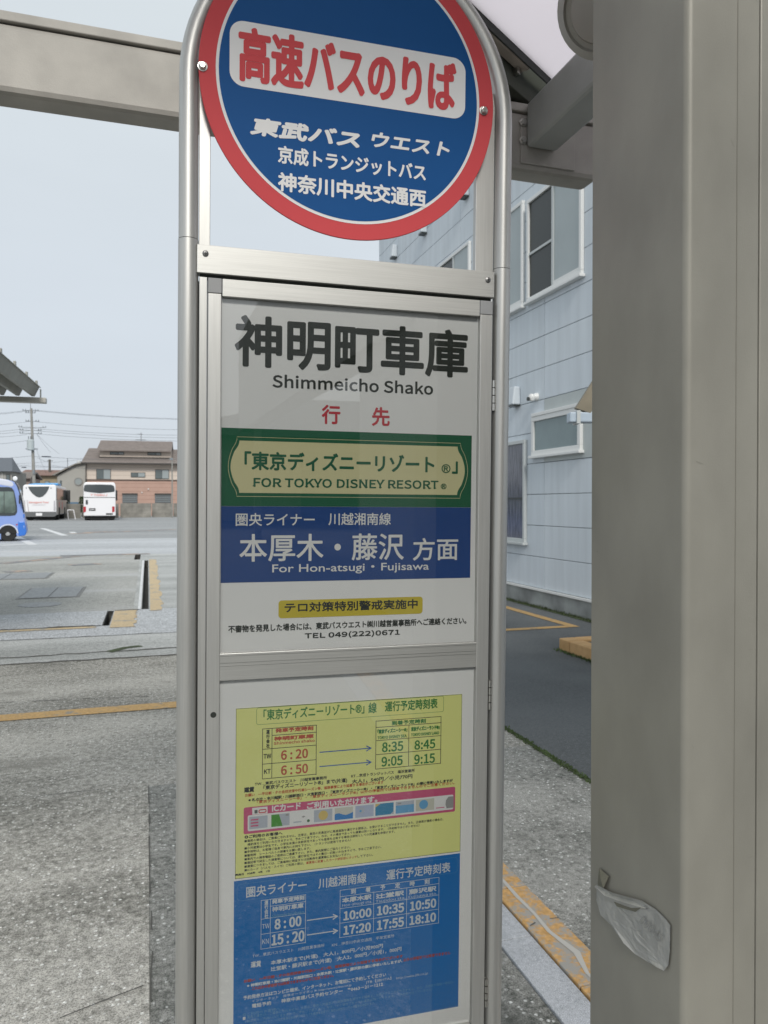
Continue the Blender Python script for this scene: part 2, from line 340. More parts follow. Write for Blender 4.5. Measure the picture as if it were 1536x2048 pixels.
# platform kerb: painted stone and pale stone band, laid stone by stone
yy = -4.0; i = 0
while yy < 4.1:
    L = 0.6
    b = MB(); b.box(1.262, 1.398, yy+.003, min(yy+L, 4.15)-.003, -.02, .02)
    o = struct(b.build('kerb_stone', M_YPAINT2, bevel=.004)); yy += L
yy = -4.0
while yy < 4.1:
    struct(MB().box(1.134, 1.258, yy+.002, min(yy+.9,4.15)-.002, -.02, .012).build('edging_stone', M_GRANITE, bevel=.003)); yy += .9
joint([(1.335,-1),(1.33,4.1)], .030, .0215, mat('pale_scuff',(.42,.41,.38),.9), name='worn_stripe')
# moss line along the asphalt seam and the wall base (nobody could count it)
def tufts(name, fn, n, h0, h1, label, m):
    b = MB()
    for i in range(n):
        x, y, sp = fn(i/n); x += random.gauss(0, sp); y += random.uniform(-.02,.02); h = random.uniform(h0, h1); a = random.uniform(0, 6.28); w = random.uniform(.003,.008)
        dx, dy = math.cos(a)*w, math.sin(a)*w; lx, ly = random.uniform(-.6,.6)*h, random.uniform(-.6,.6)*h
        b.add([(x-dx,y-dy,.004),(x+dx,y+dy,.004),(x+lx,y+ly,.004+h)], [(0,1,2)])
    o = b.build(name, m, fix=False); tag(o, label, 'moss', kind='stuff'); return o
M_GRASS = mat('short_moss_and_grass', (.075,.115,.04), .9, noise=.4, nscale=8)
tufts('moss', lambda t: (2.27, 3.2+t*1.4+0*t, .012), 1500, .005, .016, 'green moss growing in the seam between concrete and asphalt', M_GRASS)
tufts('moss', lambda t: (5.40, 3.5+14*t, .03), 5200, .015, .05, 'dark moss along the foot of the pale blue building', M_MOSS)
tufts('moss', lambda t: (4.03-.02*random.random(), 5.3+1.5*t, .03), 900, .01, .03, 'green moss beside the yellow kerb of the planting island', M_GRASS)
sheet('moss_strip', 2.255, 2.275, 2.8, 4.6, .0085, M_MOSS)
sheet('moss_strip', 5.33, 5.42, 3, 17.4, .0045, M_MOSS)
# yellow kerbed island at the right
isl = empty('kerbed_island', (4.65, 4.9, 0)); tag(isl, 'low asphalt island edged with yellow painted kerb beside the pale building', 'kerb island')
M_YKERB = mat('yellow_kerb_paint', (.56,.33,.13), .75, noise=.22, nscale=5, bump=.1, bscale=60, col2=(.60,.38,.18))
ix0, ix1, iy0, iy1 = -.62, .55, -1.9, 1.9; kw = .17
yk = iy0
while yk < iy1-.01:
    ye = min(yk+.6, iy1); MB().box(ix0, ix0+kw, yk+.003, ye-.003, 0, .125).build('kerb_block', M_YKERB, isl, bevel=.012); yk = ye
xk = ix0+kw
while xk < ix1-.01:
    xe = min(xk+.5, ix1); MB().box(xk+.003, xe-.003, iy1-kw, iy1, 0, .125).build('kerb_block', M_YKERB, isl, bevel=.012); xk = xe
MB().box(ix0+kw, ix1, iy0, iy1-kw, 0, .10).build('island_top', M_ASPH, isl)
# steel covers in the wash bay floor
M_COVER = mat('steel_cover', (.31,.32,.325), .6, .5, noise=.2, nscale=20, bump=.2)
def cover(px, py, w, d, label):
    c = onz(px, py); e = empty('access_cover', (c.x, c.y, .004)); tag(e, label, 'access cover')
    MB().box(-w/2-.04, w/2+.04, -d/2-.04, d/2+.04, 0, .006).build('cover_frame', mat('cover_frame_steel', (.24,.24,.23), .7, .4), e)
    for k in range(2):
        MB().box(-w/2+k*w/2+.01, -w/2+(k+1)*w/2-.01, -d/2, d/2, .006, .014).build('cover_plate', M_COVER, e)
    return e
cover(107,1186, .85, 1.5, 'grey rectangular steel cover in the wash bay floor, nearer of the two')
cover(14,1154, 1.6, 1.3, 'grey steel cover farther back at the left edge of the wash bay')
cc = onz(80,1210); e = MB().lathe([(.0,0),(.30,0),(.30,.006),(.27,.008)], 32).build('round_cover', M_COVER); e.location = (cc.x, cc.y, .004)
tag(e, 'round iron cover lying just in front of the rectangular steel cover', 'manhole cover')

# ================================================================== pale blue building on the right
WX = 5.42
bld = empty('siding_building', (WX, 10, 0)); tag(bld, 'pale blue two-storey building clad in wide horizontal siding panels', 'building')
def bl(p): return (p.x-WX, p.y-10, p.z)
M_SIDE = [mat('pale_blue_siding', c, .62, noise=.06, nscale=2.6, stretch=(1,2.5,.22), bump=.04, bscale=90, detail=8) for c in ((.60,.655,.705),(.592,.648,.695),(.612,.665,.71))]
M_SIDEG = mat('grey_siding_patch', (.46,.50,.50), .6, noise=.05, nscale=2)
M_BACK = mat('siding_joint_sealant', (.16,.19,.21), .8)
M_FRAMEW = mat('white_window_frame', (.72,.73,.72), .4)
M_FRAMEG = mat('grey_window_frame', (.50,.53,.53), .4)
M_DGLASS = mat('dark_window_glass', (.03,.036,.034), .25, spec=.35)
M_FROST = mat('frosted_window_glass', (.36,.41,.42), .35, noise=.04, nscale=2)
M_FROST2 = mat('frosted_dark_glass', (.20,.26,.27), .3, noise=.06, nscale=3)
M_CURT = mat('curtain_behind_glass', (.09,.095,.12), .15, noise=.75, nscale=3, stretch=(1,14,1), spec=.7)
MB().box(.03, 8, -8, 7.6, .26, 9.6).build('wall_core', M_BACK, bld)
rows = [0.279+.455*k for k in range(0, 21)]
seams = [2.0, 3.5, 6.53, 9.56, 12.59, 15.62, 17.6]
random.seed(3)
for r, z in enumerate(rows[:-1]):
    for y0, y1 in zip(seams[:-1], seams[1:]):
        m = random.choice(M_SIDE)
        MB().box(.002, .03, y0-10+.003, y1-10-.003, z+.004, z+.455-.004).build('siding_panel', m, bld, bevel=.003, seg=1)
for x0 in [.03+i*3 for i in range(3)]:
    for r, z in enumerate(rows[:-1]):
        MB().box(x0+.003, min(x0+3, 8)-.003, 7.6, 7.625, z+.004, z+.451).build('siding_panel', M_SIDE[r%3], bld)
MB().box(-.035, .03, -8, 7.64, .245, .275).build('base_trim', M_FRAMEW, bld)
M_PLINTH = mat('stained_concrete_plinth', (.24,.25,.24), .85, noise=.45, nscale=1.6, bump=.2, bscale=30, col2=(.42,.44,.43), detail=9)
MB().box(0, 8, -8, 7.6, 0, .245).build('plinth', M_PLINTH, bld)
MB().box(-.12, 8.1, -8.1, 7.75, 9.35, 9.55).build('parapet_cap', M_FRAMEG, bld)
def win(pxa, pxb, z0, z1, frame=M_FRAMEW, fw=.055, kind='slide', label=None, sill=True):
    """window on the x = WX wall between two photo columns measured on the wall, heights in m"""
    ya = WX/math.tan(HEAD+math.atan((pxa-768)/FPX))-10; yb = WX/math.tan(HEAD+math.atan((pxb-768)/FPX))-10
    y0, y1 = min(ya, yb), max(ya, yb)
    w = empty('window', (0,0,0)); w.parent = bld; w.location = (0,(y0+y1)/2,z0)
    h = z1-z0; hw = (y1-y0)/2
    f = MB(); f.box(-.05,.0,-hw,hw,h-fw,h); f.box(-.05,.0,-hw,hw,0,fw); f.box(-.05,.0,-hw,-hw+fw,fw,h-fw); f.box(-.05,.0,hw-fw,hw,fw,h-fw)
    f.build('window_frame', frame, w, bevel=.006)
    if sill: MB().box(-.085, -.0, -hw-.03, hw+.03, -.04, 0).build('window_sill', frame, w, bevel=.006)
    if kind == 'slide':     # left sash (far) dark with screen, right sash (near) frosted
        MB().box(-.02,-.004,0,hw-fw,fw,h-fw).build('pane', M_DGLASS, w)
        MB().box(-.03,-.012,-hw+fw,0,fw,h-fw).build('pane', M_FROST, w)
        g = MB(); g.box(-.045,-.012,-.03,.02,fw,h-fw); g.box(-.04,-.021,.02,hw-fw,h*.45,h*.45+.035); g.build('sash_bar', M_FRAMEG, w)
        g = MB(); g.box(-.042,-.031,-hw+fw,-.03,fw,fw+.05); g.build('sash_rail', frame, w)
    elif kind == 'fix':
        MB().box(-.025,-.004,-hw+fw,hw-fw,fw,h-fw).build('pane', M_FROST2, w)
        g = MB(); i = fw+.03; g.box(-.06,-.0,-hw+.02,hw-.02,h+.0,h+.05); g.build('window_head', frame, w, bevel=.005)
    elif kind == 'tall':
        MB().box(-.02,-.004,-hw+fw,hw-fw,fw,h-fw).build('pane', M_CURT, w)
        g = MB(); g.box(-.035,-.02,-hw+fw,hw-fw,h*.42,h*.42+.03); g.build('sash_bar', M_DGLASS, w)
    return w
def hz(px, py): return onx(px, py, WX).z
win(1057.5,1167, (hz(1058,604)+hz(1167,551))/2, (hz(1057,396)+hz(1150,340))/2)
win(985,1049, hz(1049,612), hz(1047,403))
win(880,942, hz(942,482)-1.35, hz(942,482))
win(1067.6,1166, hz(1166,900), hz(1068,835), kind='fix', fw=.07)
win(990,1054, hz(1054,1085), hz(1054,879), kind='tall', frame=M_FRAMEG)
for (pa, pb, za, zb) in ((1091,1160,782,800),):
    y0 = WX/math.tan(HEAD+math.atan((pb+30-768)/FPX))-10; y1 = 9.56-10
    MB().box(-.003,.004, y0-2, y1-.01, rows[5]+.006, rows[5]+.449).build('patch_panel', M_SIDEG, bld)
    MB().box(-.003,.004, y0-2, y1-.01, rows[4]+.006, rows[4]+.449).build('patch_panel', M_SIDEG, bld)
def vent(px, py, w=.2, h=.28):
    p = onx(px, py, WX); y = p.y-10; z = p.z
    MB().hexa([(-.14,y-w/2,z),(0,y-w/2,z),(0,y+w/2,z),(-.14,y+w/2,z),(-.10,y-w/2+.01,z+h),(0,y-w/2+.01,z+h),(0,y+w/2-.01,z+h),(-.10,y+w/2-.01,z+h)]).build('vent_hood', mat('vent_hood_paint',(.55,.60,.64),.45), bld, bevel=.02)
    MB().box(-.12,0,y-w/2+.01,y+w/2-.01,z-.02,z).build('vent_louvre', M_DGLASS, bld)
vent(1035,811); vent(792,516); vent(851,468); vent(934,395); vent(1024,150)
# bullet-dome camera on the wall
p = onx(1074,794,WX)
cme = empty('security_camera', (WX, p.y, p.z)); tag(cme, 'small white dome security camera fixed to the pale blue siding', 'camera')
MB().lathe([(.06,0),(.06,-.02),(.045,-.05),(.04,-.07)], 20, axis='x').build('camera_mount', M_FRAMEW, cme, smooth=True)
b = MB(); b.lathe([(.01,-.055),(.035,-.045),(.05,-.015),(.052,.015),(.04,.045),(.015,.055)], 20, ox=-.085, oz=-.012); b.build('camera_dome', M_FRAMEW, cme, smooth=True)
MB().lathe([(.03,-.02),(.03,.0)], 16, ox=-.135, oz=-.035, axis='x').build('camera_lens', M_DGLASS, cme)
# small canopy with plastic gutter seen past the steel column
cpt = atZ(1166, 832, 6.3)
cnp = empty('lean_to_canopy', (cpt.x, cpt.y, 0)); tag(cnp, 'corner of a brown metal canopy with a pale plastic gutter in front of the siding', 'canopy')
def cl(px, py, Z=6.3):
    q = atZ(px, py, Z); return Vector((q.x-cpt.x, q.y-cpt.y, q.z))
M_BROWN = mat('brown_canopy_sheet', (.20,.175,.125), .6, noise=.15, nscale=5)
M_GUTP = mat('pale_blue_plastic_gutter', (.42,.50,.58), .4)
b = MB()
c0, c1, c2, c3 = cl(1152,816), cl(1181,826), cl(1320,610), cl(1290,600)
off = F0*.07
b.hexa([c0, c1, c1+off, c0+off, c3, c2, c2+off, c3+off]); b.build('canopy_sheet', M_BROWN, cnp)
gx = (cl(1300,835)-cl(1138,835)).normalized()
for k in range(1):
    g0 = cl(1140,824); g1 = cl(1330,824); dn = Vector((0,0,-.085)); dd = F0*.12
    MB().hexa([g0+dn, g1+dn, g1+dn+dd, g0+dn+dd, g0, g1, g1+dd, g0+dd]).build('gutter', M_GUTP, cnp, bevel=.01)
g0 = cl(1153,821); MB().hexa([g0+Vector((0,0,-.11))-F0*.02, g0+Vector((0,0,-.11))+RT*.03-F0*.02, g0+Vector((0,0,-.11))+RT*.03+F0*.13, g0+Vector((0,0,-.11))+F0*.13, g0-F0*.02, g0+RT*.03-F0*.02, g0+RT*.03+F0*.13, g0+F0*.13]).build('gutter_bracket', M_FRAMEG, cnp)
cb = cl(1290,1008); MB().box(cb.x-.04, cb.x+.04, cb.y+.6, cb.y+.68, 0, 3.3).build('canopy_post', M_BROWN, cnp)

# ================================================================== bus shelter (beam, rafter, roof, column)


# beam geometry: bottom edge 2.70 m up
BZ = 2.70
q0 = onz(0, 183, BZ); q1 = onz(355, 235, BZ); BY = (q0.y+q1.y)/2       # front face of the far beam
q2 = onz(0, 218, BZ); q3 = onz(355, 268, BZ); BYB = (q2.y+q3.y)/2
BTOP = (ony(0,20,BY).z + ony(355,85,BY).z)/2
print('beam', q0, q1, BY, BYB, BTOP)
sh = empty('bus_shelter', (.74, .9, 0)); tag(sh, 'grey steel bus shelter with box beams, pale roof and square column close by', 'bus shelter')
SX, SY = .74, .9
def S(x, y, z): return (x-SX, y-SY, z)
def sbox(name, x0, x1, y0, y1, z0, z1, m, bevel=.006, parent=None):
    return MB().box(x0-SX, x1-SX, y0-SY, y1-SY, z0, z1).build(name, m, parent or sh, bevel=bevel)
BEND = ony(1196, 300, BY).x
sbox('far_beam', -9, BEND, BY, BYB, BZ, BTOP-.03, GAL, .018)
sbox('beam_lip', -9, BEND, BY-.006, BYB+.006, BTOP-.03+.001, BTOP, GAL, .003)
# column: near-left corner on photo column 1372, far-left edge on 1183
az_n = HEAD+math.atan((1371-768)/FPX); az_f = HEAD+math.atan((1183.5-768)/FPX)
CD = .20; CY0 = math.tan(az_f)*CD/(math.tan(az_n)-math.tan(az_f)); CX0 = CY0*math.tan(az_n); CW = .25
print('column', CX0, CY0)
col = empty('column', (CX0-SX, CY0-SY, 0)); col.parent = sh; 
# the column: a folded sheet casing, seam lines recessed in the front face
def gx(px): return CY0*math.tan(HEAD+math.atan((px-768)/FPX))-CX0
b = MB(); r_ = .009
def casing(x0, x1, y0, y1, corner):
    prof = []
    if corner:
        for k in range(7):
            a = math.pi + (math.pi/2)*k/6
            prof.append((x0+r_+r_*math.cos(a), y0+r_+r_*math.sin(a)))
    else: prof.append((x0, y0))
    prof += [(x1, y0), (x1, y1), (x0, y1)]
    return prof
g1, g2 = gx(1471), gx(1515)
MB().prism(casing(0, g2-.0012, 0, CD, True), 'z', 0, BTOP+.06).build('column_casing', COLP, col, smooth=True)
MB().prism(casing(g2+.0012, CW, 0, CD, False), 'z', 0, BTOP+.06).build('column_cover', COLP, col, bevel=.002)
MB().box(g1-.0006, g1+.0006, -.0005, .0005, .02, BTOP).build('fold_line', mat('fold_line_paint',(.22,.21,.18),.6), col)
MB().box(g2-.0012, g2+.0012, .004, .006, .02, BTOP).build('seam_backing', DARK, col)
MB().box(-.06, CW+.06, -.06, CD+.06, 0, .02).build('base_plate', GAL, col)
# near beam above the column, and rafters tying it to the far beam
sbox('near_beam', -2.4, 4.5, CY0+.03, CY0+.15, BTOP+.06, BTOP+.30, GAL, .015)
RX = ony(1040, 300, BY).x
def rafter(x):
    z0b = BZ+.075
    sbox('rafter', x, x+.12, CY0+.2, BY-.008, z0b, BTOP-.002, RAFT, .012)
    sbox('rafter_end_plate', x-.02, x+.20, BY-.006, BY-.0005, BZ+.02, BTOP-.05, GAL, .002)
    for zz in (BZ+.10, BTOP-.07):
        MB().lathe([(.011,-.012),(.011,-.004),(.016,-.004),(.016,0)], 6, ox=x-.012-SX, oy=BY-.006-SY, oz=zz, axis='y').build('bolt', STEEL, sh)
rafter(RX+.02)
rafter(RX+2.4)
# roof: pale translucent sheet whose far edge runs obliquely
M_SOF = translucent_mat('translucent_roof_sheet', (.90,.865,.89), .85)
RZ = 3.05
e0 = onz(1000, 60, RZ); e1 = onz(1100, 155, RZ); ed = (e1-e0).normalized()
A = e0-ed*3.6; B = e1+ed*1.2
poly = [(A.x,A.y),(B.x,B.y),(4.6,B.y),(4.6,.3),(A.x,.3)]
MB().prism([(x-SX,y-SY) for x,y in poly], 'z', RZ, RZ+.012).build('roof_sheet', M_SOF, sh)
on = Vector((-ed.y, ed.x, 0))
if on.dot(Vector((-1,1,0))) < 0: on = -on
def strip(name, s0, s1, o0, o1, z0, z1, m, bevel=.003):
    P = [e0+ed*s0+on*o0, e0+ed*s1+on*o0, e0+ed*s1+on*o1, e0+ed*s0+on*o1]
    MB().hexa([(p.x-SX,p.y-SY,z0) for p in P]+[(p.x-SX,p.y-SY,z1) for p in P]).build(name, m, sh, bevel=bevel)
M_TAN = mat('aged_eave_trim', (.42,.37,.32), .6, noise=.15, nscale=12)
M_EAVE = mat('eave_darkness', (.055,.06,.045), .8)
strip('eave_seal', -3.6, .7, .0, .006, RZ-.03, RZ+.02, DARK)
strip('eave_trim', -3.6, .215, .006, .045, RZ-.03, RZ+.02, M_TAN)
strip('eave_gutter', -.9, .5, .05, .42, BTOP+.02, RZ+.03, M_EAVE)  # stands for the darkness under the eave, shade put into its colour
strip('eave_clip', .17, .19, .03, .05, RZ-.05, RZ-.03, STEEL, .001)
for k in range(3):
    sbox('purlin', -.9+k*.0, 4.5, CY0-.6-k*.9, CY0-.52-k*.9, RZ-.06, RZ-.002, RAFT)
# torn asset sticker on the column's left face
stk = empty('torn_sticker', (CX0-.0006, CY0+.1, 0)); tag(stk, 'torn silver asset sticker with stamped digits 00045 peeling off the steel column', 'sticker')
M_FOIL = mat('silver_foil_sticker', (.42,.42,.40), .5, .25, noise=.14, nscale=30, bump=.15, bscale=120)
M_FOILD = mat('sticker_back', (.16,.155,.12), .6)
def fp(px, py, out=0.0):
    q = onx(px, py, CX0); return Vector((q.x-CX0-out, q.y-(CY0+.1), q.z))
outer = [(1197,1767),(1213,1775),(1232,1784),(1262,1792),(1290,1800),(1315,1818),(1335,1838),(1344,1850),(1343,1900),(1340,1930),(1335,1940),(1320,1932),(1300,1924),(1275,1908),(1255,1885),(1225,1850),(1205,1830),(1196,1800)]
cpx, cpy = 1275, 1860
n = len(outer); vs = []; rs = random.Random(11); NR = 9
for k in range(NR+1):
    rr = 1-k/NR
    for i,(x,y) in enumerate(outer):
        xx, yy2 = cpx+(x-cpx)*rr, cpy+(y-cpy)*rr
        lift = .0030 if (k == 0 and i in (1,2,3,4,10,11,14)) else 0
        crease = .0007*abs(math.sin((xx-yy2*.8)*.12)) + .0005*abs(math.sin((xx*.5+yy2)*.2+1))
        vs.append(fp(xx, yy2, .0010 + lift + crease*(.5+.5*rr) + rs.uniform(0,.0007)))
fs = [(k*n+i, k*n+(i+1)%n, (k+1)*n+(i+1)%n, (k+1)*n+i) for k in range(NR) for i in range(n)]
b = MB(); b.add(vs, fs); b.add([v+Vector((.0005,0,0)) for v in vs], fs); b.build('sticker_sheet', M_FOIL, stk)
# curled, creased fold along its upper edge
pth = [(1196,1772),(1216,1790),(1240,1799),(1270,1808),(1298,1816)]
vs = []
for i,(x,y) in enumerate(pth):
    w = (5,16,12,14,3)[i]
    vs += [fp(x-w*.2,y-w*.5,.0018), fp(x,y,.0050), fp(x-w*.3,y+w*.7,.0022)]
b = MB(); b.add(vs, [(3*i,3*i+1,3*i+4,3*i+3) for i in range(4)]+[(3*i+1,3*i+2,3*i+5,3*i+4) for i in range(4)]); b.build('sticker_fold', M_FOIL, stk)
b = MB(); b.add([fp(1201,1735,.0015),fp(1222,1752,.003),fp(1215,1775,.006),fp(1198,1770,.002),fp(1212,1760,.0075)], [(0,1,4),(1,2,4),(2,3,4),(3,0,4)]); b.build('sticker_corner', M_FOILD, stk)
b = MB(); b.add([fp(1232,1802,.0033),fp(1288,1814,.0033),fp(1275,1823,.0028),fp(1238,1812,.0030)], [(0,1,2,3)]); b.build('sticker_tear', M_FOILD, stk)
# round flood lamp under the roof, just past the column
lp_ = atZ(1218, 8, 1.35)
lam = empty('round_lamp', lp_); tag(lam, 'round grey-beige lamp housing hanging behind the column under the roof', 'lamp')
M_LAMP = mat('lamp_housing_enamel', (.36,.345,.31), .35)
axd = (CAM-lp_).normalized()
lb = [MB().lathe([(.005,-.05),(.05,-.045),(.078,-.02),(.087,.01),(.082,.04),(.066,.052),(.064,.045)], 40).build('lamp_body', M_LAMP, lam, smooth=True),
      MB().lathe([(.058,.040),(.050,.056),(.03,.062),(.003,.064)], 32).build('lamp_cap', M_LAMP, lam, smooth=True)]
lam.rotation_euler = (axd*0.8+Vector((-.5,.0,-.35))).to_track_quat('Z','Y').to_euler()
MB().tube([(0,0,-.05),(0,0,-.25)], .012).build('lamp_stem', M_LAMP, lam)

# scuffs and scratches on the column's paint
M_SCR = mat('scratch_in_paint', (.23,.22,.19), .6); rs = random.Random(5); b = MB(); b2 = MB()
def cyz(px, py): q = onx(px, py, CX0); return q.y-CY0, q.z
def cxz(px, py): q = ony(px, py, CY0); return q.x-CX0, q.z
for i in range(9):
    u = rs.uniform(.012, CW*.42); z = rs.uniform(.9, 2.3); L = rs.uniform(.003, .012); a = rs.gauss(0, .5) + (0 if i % 3 else 1.4); w = rs.uniform(.00012, .00035)
    dx, dz = math.cos(a)*L, math.sin(a)*L
    b.add([(u, -.0004, z-w), (u+dx, -.0004, z+dz-w), (u+dx, -.0004, z+dz+w), (u, -.0004, z+w)], [(0,1,2,3)])
for i in range(16):
    v = rs.uniform(.01, CD-.01); z = rs.uniform(.9, 2.3); r0 = rs.uniform(.0004, .0012)
    b2.add([(-.0004, v+r0*math.cos(t)*rs.uniform(.6,1.2), z+r0*math.sin(t)*rs.uniform(.6,1.2)) for t in [k*1.047 for k in range(6)]], [tuple(range(6))])
b.build('scratches', M_SCR, col, fix=False); b2.build('paint_chips', M_SCR, col, fix=False)
# ================================================================== the bus stop sign
MR = Matrix(((0.9992542953565414, 0.038174829157107994, 0.0057909956248943725),
             (-0.038097050887823045, 0.9991895554941217, -0.012994110400874987),
             (-0.006282350288908614, 0.01276380077739868, 0.9998988036119266)))
T0 = Vector((0.14412076, 1.31464457, 1.14475192))       # plane origin: top left corner of the yellow timetable
UC = .2054; VB = -T0.z/MR[2][2] - .001                 # sign base
BASE = T0 + MR @ Vector((UC, 0, VB))
sign = empty('bus_stop_sign', None, mtx=Matrix.Translation(BASE) @ MR.to_4x4())
tag(sign, 'tall aluminium bus stop sign with round red and blue disc and framed timetable case', 'bus stop sign')
class Fr:      # local frame on the sign plane, u right, v up, w towards the reader
    def __init__(s, obj, u0, v0, w0): s.o = obj; s.u = u0; s.v = v0; s.w = w0
    def P(s, u, v, w): return (u-s.u, -(w-s.w), v-s.v)
FS = Fr(sign, UC, VB, 0)
def lp(px, py, w=0.0):
    d = ray(px, py); n = MR @ Vector((0,1,0)); o = T0 + MR @ Vector((0,-w,0))
    P = CAM + d*((o-CAM).dot(n)/d.dot(n)); q = MR.transposed() @ (P-T0); return q.x, q.z
def pbox(name, fr, u0, u1, v0, v1, w0, w1, m, parent=None, bevel=.0008, seg=2):
    a = fr.P(u0, v0, w0); c = fr.P(u1, v1, w1)
    return MB().box(a[0], c[0], a[1], c[1], a[2], c[2]).build(name, m, parent or fr.o, bevel=bevel, seg=seg)
def flat(name, fr, poly, w, m, parent=None):
    b = MB(); b.add([fr.P(u, v, w) for u, v in poly], [tuple(range(len(poly)))]); return b.build(name, m, parent or fr.o, fix=False)
def subframe(obj, u, v, w): return Fr(obj, u, v, w)
# depths
W_PANEL = -.006; W_GLASS = -.002; W_DOOR = .006
UL, UR = -.0989, .5097; TR_ = .0168; vA = 1.075
CU = (UL+UR)/2; RO = (UR-UL)/2 - TR_
VJ = .802
# poles and arch
def pole(u): return MB().tube([FS.P(u, VB+.0, -.008), FS.P(u, VJ, -.008)], TR_, 32).build('pole', ALU, sign, smooth=True)
pole(UL+TR_); pole(UR-TR_)
pth = [FS.P(UL+TR_, VJ+.0012, -.008), FS.P(UL+TR_, vA-.03, -.008)]
for k in range(41):
    a = math.pi - math.pi*k/40; pth.append(FS.P(CU+RO*math.cos(a), vA+RO*math.sin(a), -.008))
pth += [FS.P(UR-TR_, vA-.03, -.008), FS.P(UR-TR_, VJ+.0012, -.008)]
MB().tube(pth, TR_-.0006, 32).build('arch', ALU, sign, smooth=True)
# flat uprights behind the disc, side channels, header rail
pbox('upright', FS, UL+2*TR_+.0005, -.0462, VJ-.01, 1.13, -.022, -.008, ALU)
pbox('upright', FS, .4395, UR-2*TR_-.0005, VJ-.01, 1.13, -.022, -.008, ALU)
hr = pbox('header_rail', FS, UL+2*TR_-.003, .4735, .7458, .7935, -.02, .0045, ALU_H, bevel=.001)
pbox('shadow_gap', FS, -.063, .470, .7400, .7458, -.02, -.004, DARK, bevel=0)
def screw(u, v, w, r=.0052):
    a = FS.P(u, v, w)
    o = MB().lathe([(r,-0),(r,-.0012),(r*.6,-.0022),(r*.2,-.0024)], 16, ox=a[0], oy=a[1], oz=a[2], axis='y').build('screw', BOLT_D, sign, smooth=True)
    s_ = MB(); s_.box(a[0]-r*.5, a[0]+r*.5, a[1]-.0028, a[1]-.0020, a[2]-r*.1, a[2]+r*.1); s_.box(a[0]-r*.1, a[0]+r*.1, a[1]-.0029, a[1]-.0021, a[2]-r*.5, a[2]+r*.5); s_.build('cross_slot', DARK, o)
su, sv = lp(411,507,.0045); screw(su, sv, .0045); su, sv = lp(976,560,.0045); screw(su, sv, .0045)
DB = -.66     # bottom of the case
pbox('side_channel', FS, UL+2*TR_+.0012, -.0510, DB-.03, .7398, -.022, .002, ALU)
pbox('side_channel', FS, .4690, UR-2*TR_-.0008, DB-.03, .7398, -.03, -.024, DARK, bevel=0)
pbox('bottom_rail', FS, UL+2*TR_, UR-2*TR_, DB-.075, DB-.032, -.02, .0045, ALU_H)
pbox('back_plate', FS, -.050, .468, DB, .7390, -.022, -.012, mat('back_plate_paint', (.5,.5,.49), .5), bevel=0)
for ua_, ub_ in ((UL+2*TR_-.004, UL+2*TR_+.004), (UR-2*TR_-.004, UR-2*TR_+.004)): pbox('gap_backing', FS, ua_, ub_, DB-.03, .7398, -.032, -.027, DARK, bevel=0)
# glazed door
dl, dr_ = -.0498, .4700; sw = .0225; vt = .7385
pbox('door_stile', FS, dl, dl+sw, DB, vt-.026, -.010, W_DOOR, ALU, bevel=.0012)
pbox('door_stile', FS, dr_-sw-.002, dr_, DB, vt-.026, -.010, W_DOOR, ALU, bevel=.0012)
pbox('door_rail', FS, dl+sw+.001, dr_-sw-.003, vt-.030, vt, -.010, W_DOOR, ALU_H, bevel=.0012)
pbox('corner_cap', FS, dl, dl+sw+.0005, vt-.0255, vt, -.010, W_DOOR+.0005, CAP, bevel=.0012)
pbox('corner_cap', FS, dr_-sw-.0025, dr_, vt-.0255, vt, -.010, W_DOOR+.0005, CAP, bevel=.0012)
pbox('door_rail', FS, dl+sw+.001, dr_-sw-.003, DB, DB+.026, -.010, W_DOOR, ALU_H, bevel=.0012)
# the middle rail has fine ribs rolled along it
v1_, v0_ = .0979, .0510
mr_ = pbox('middle_rail', FS, dl+sw-.0003, dr_-sw-.0017, v0_, v1_, -.010, W_DOOR-.0012, ALU_H, bevel=.0008)
for vv in (.0935,.0815,.076): pbox('rail_groove', FS, dl+sw, dr_-sw-.002, vv-.0004, vv+.0004, W_DOOR-.0013, W_DOOR-.0010, mat('groove_shade', (.33,.33,.32), .4, 1.0), mr_, bevel=0).location = (0,0,0)
# hinges on the right edge, lock hole on the left
def hinge(pa, pb):
    u0, va = lp(pa[0], pa[1], .002); u1, vb = lp(pb[0], pb[1], .002)
    e = empty('hinge', FS.P(.4755, (va+vb)/2, .001)); e.parent = sign
    h = abs(va-vb)
    for k in range(4):
        a = -h/2+h*k/4+.0008; b_ = -h/2+h*(k+1)/4-.0008
        MB().tube([(0,0,a),(0,0,b_)], .0036, 14).build('hinge_knuckle', STEEL, e, smooth=True)
    MB().box(-.006,.0,.003,.0045,-h/2,h/2).build('hinge_leaf', STEEL, e)
hinge((984,760),(985,822)); hinge((974,1360),(974,1420)); hinge((967,1958),(967,2015))
a = FS.P(-.0377, -.0062, W_DOOR)
MB().lathe([(.0050,-.0004),(.0044,-.0006),(.0042,.004)], 20, ox=a[0], oy=a[1], oz=a[2], axis='y').build('lock_hole', DARK, sign)
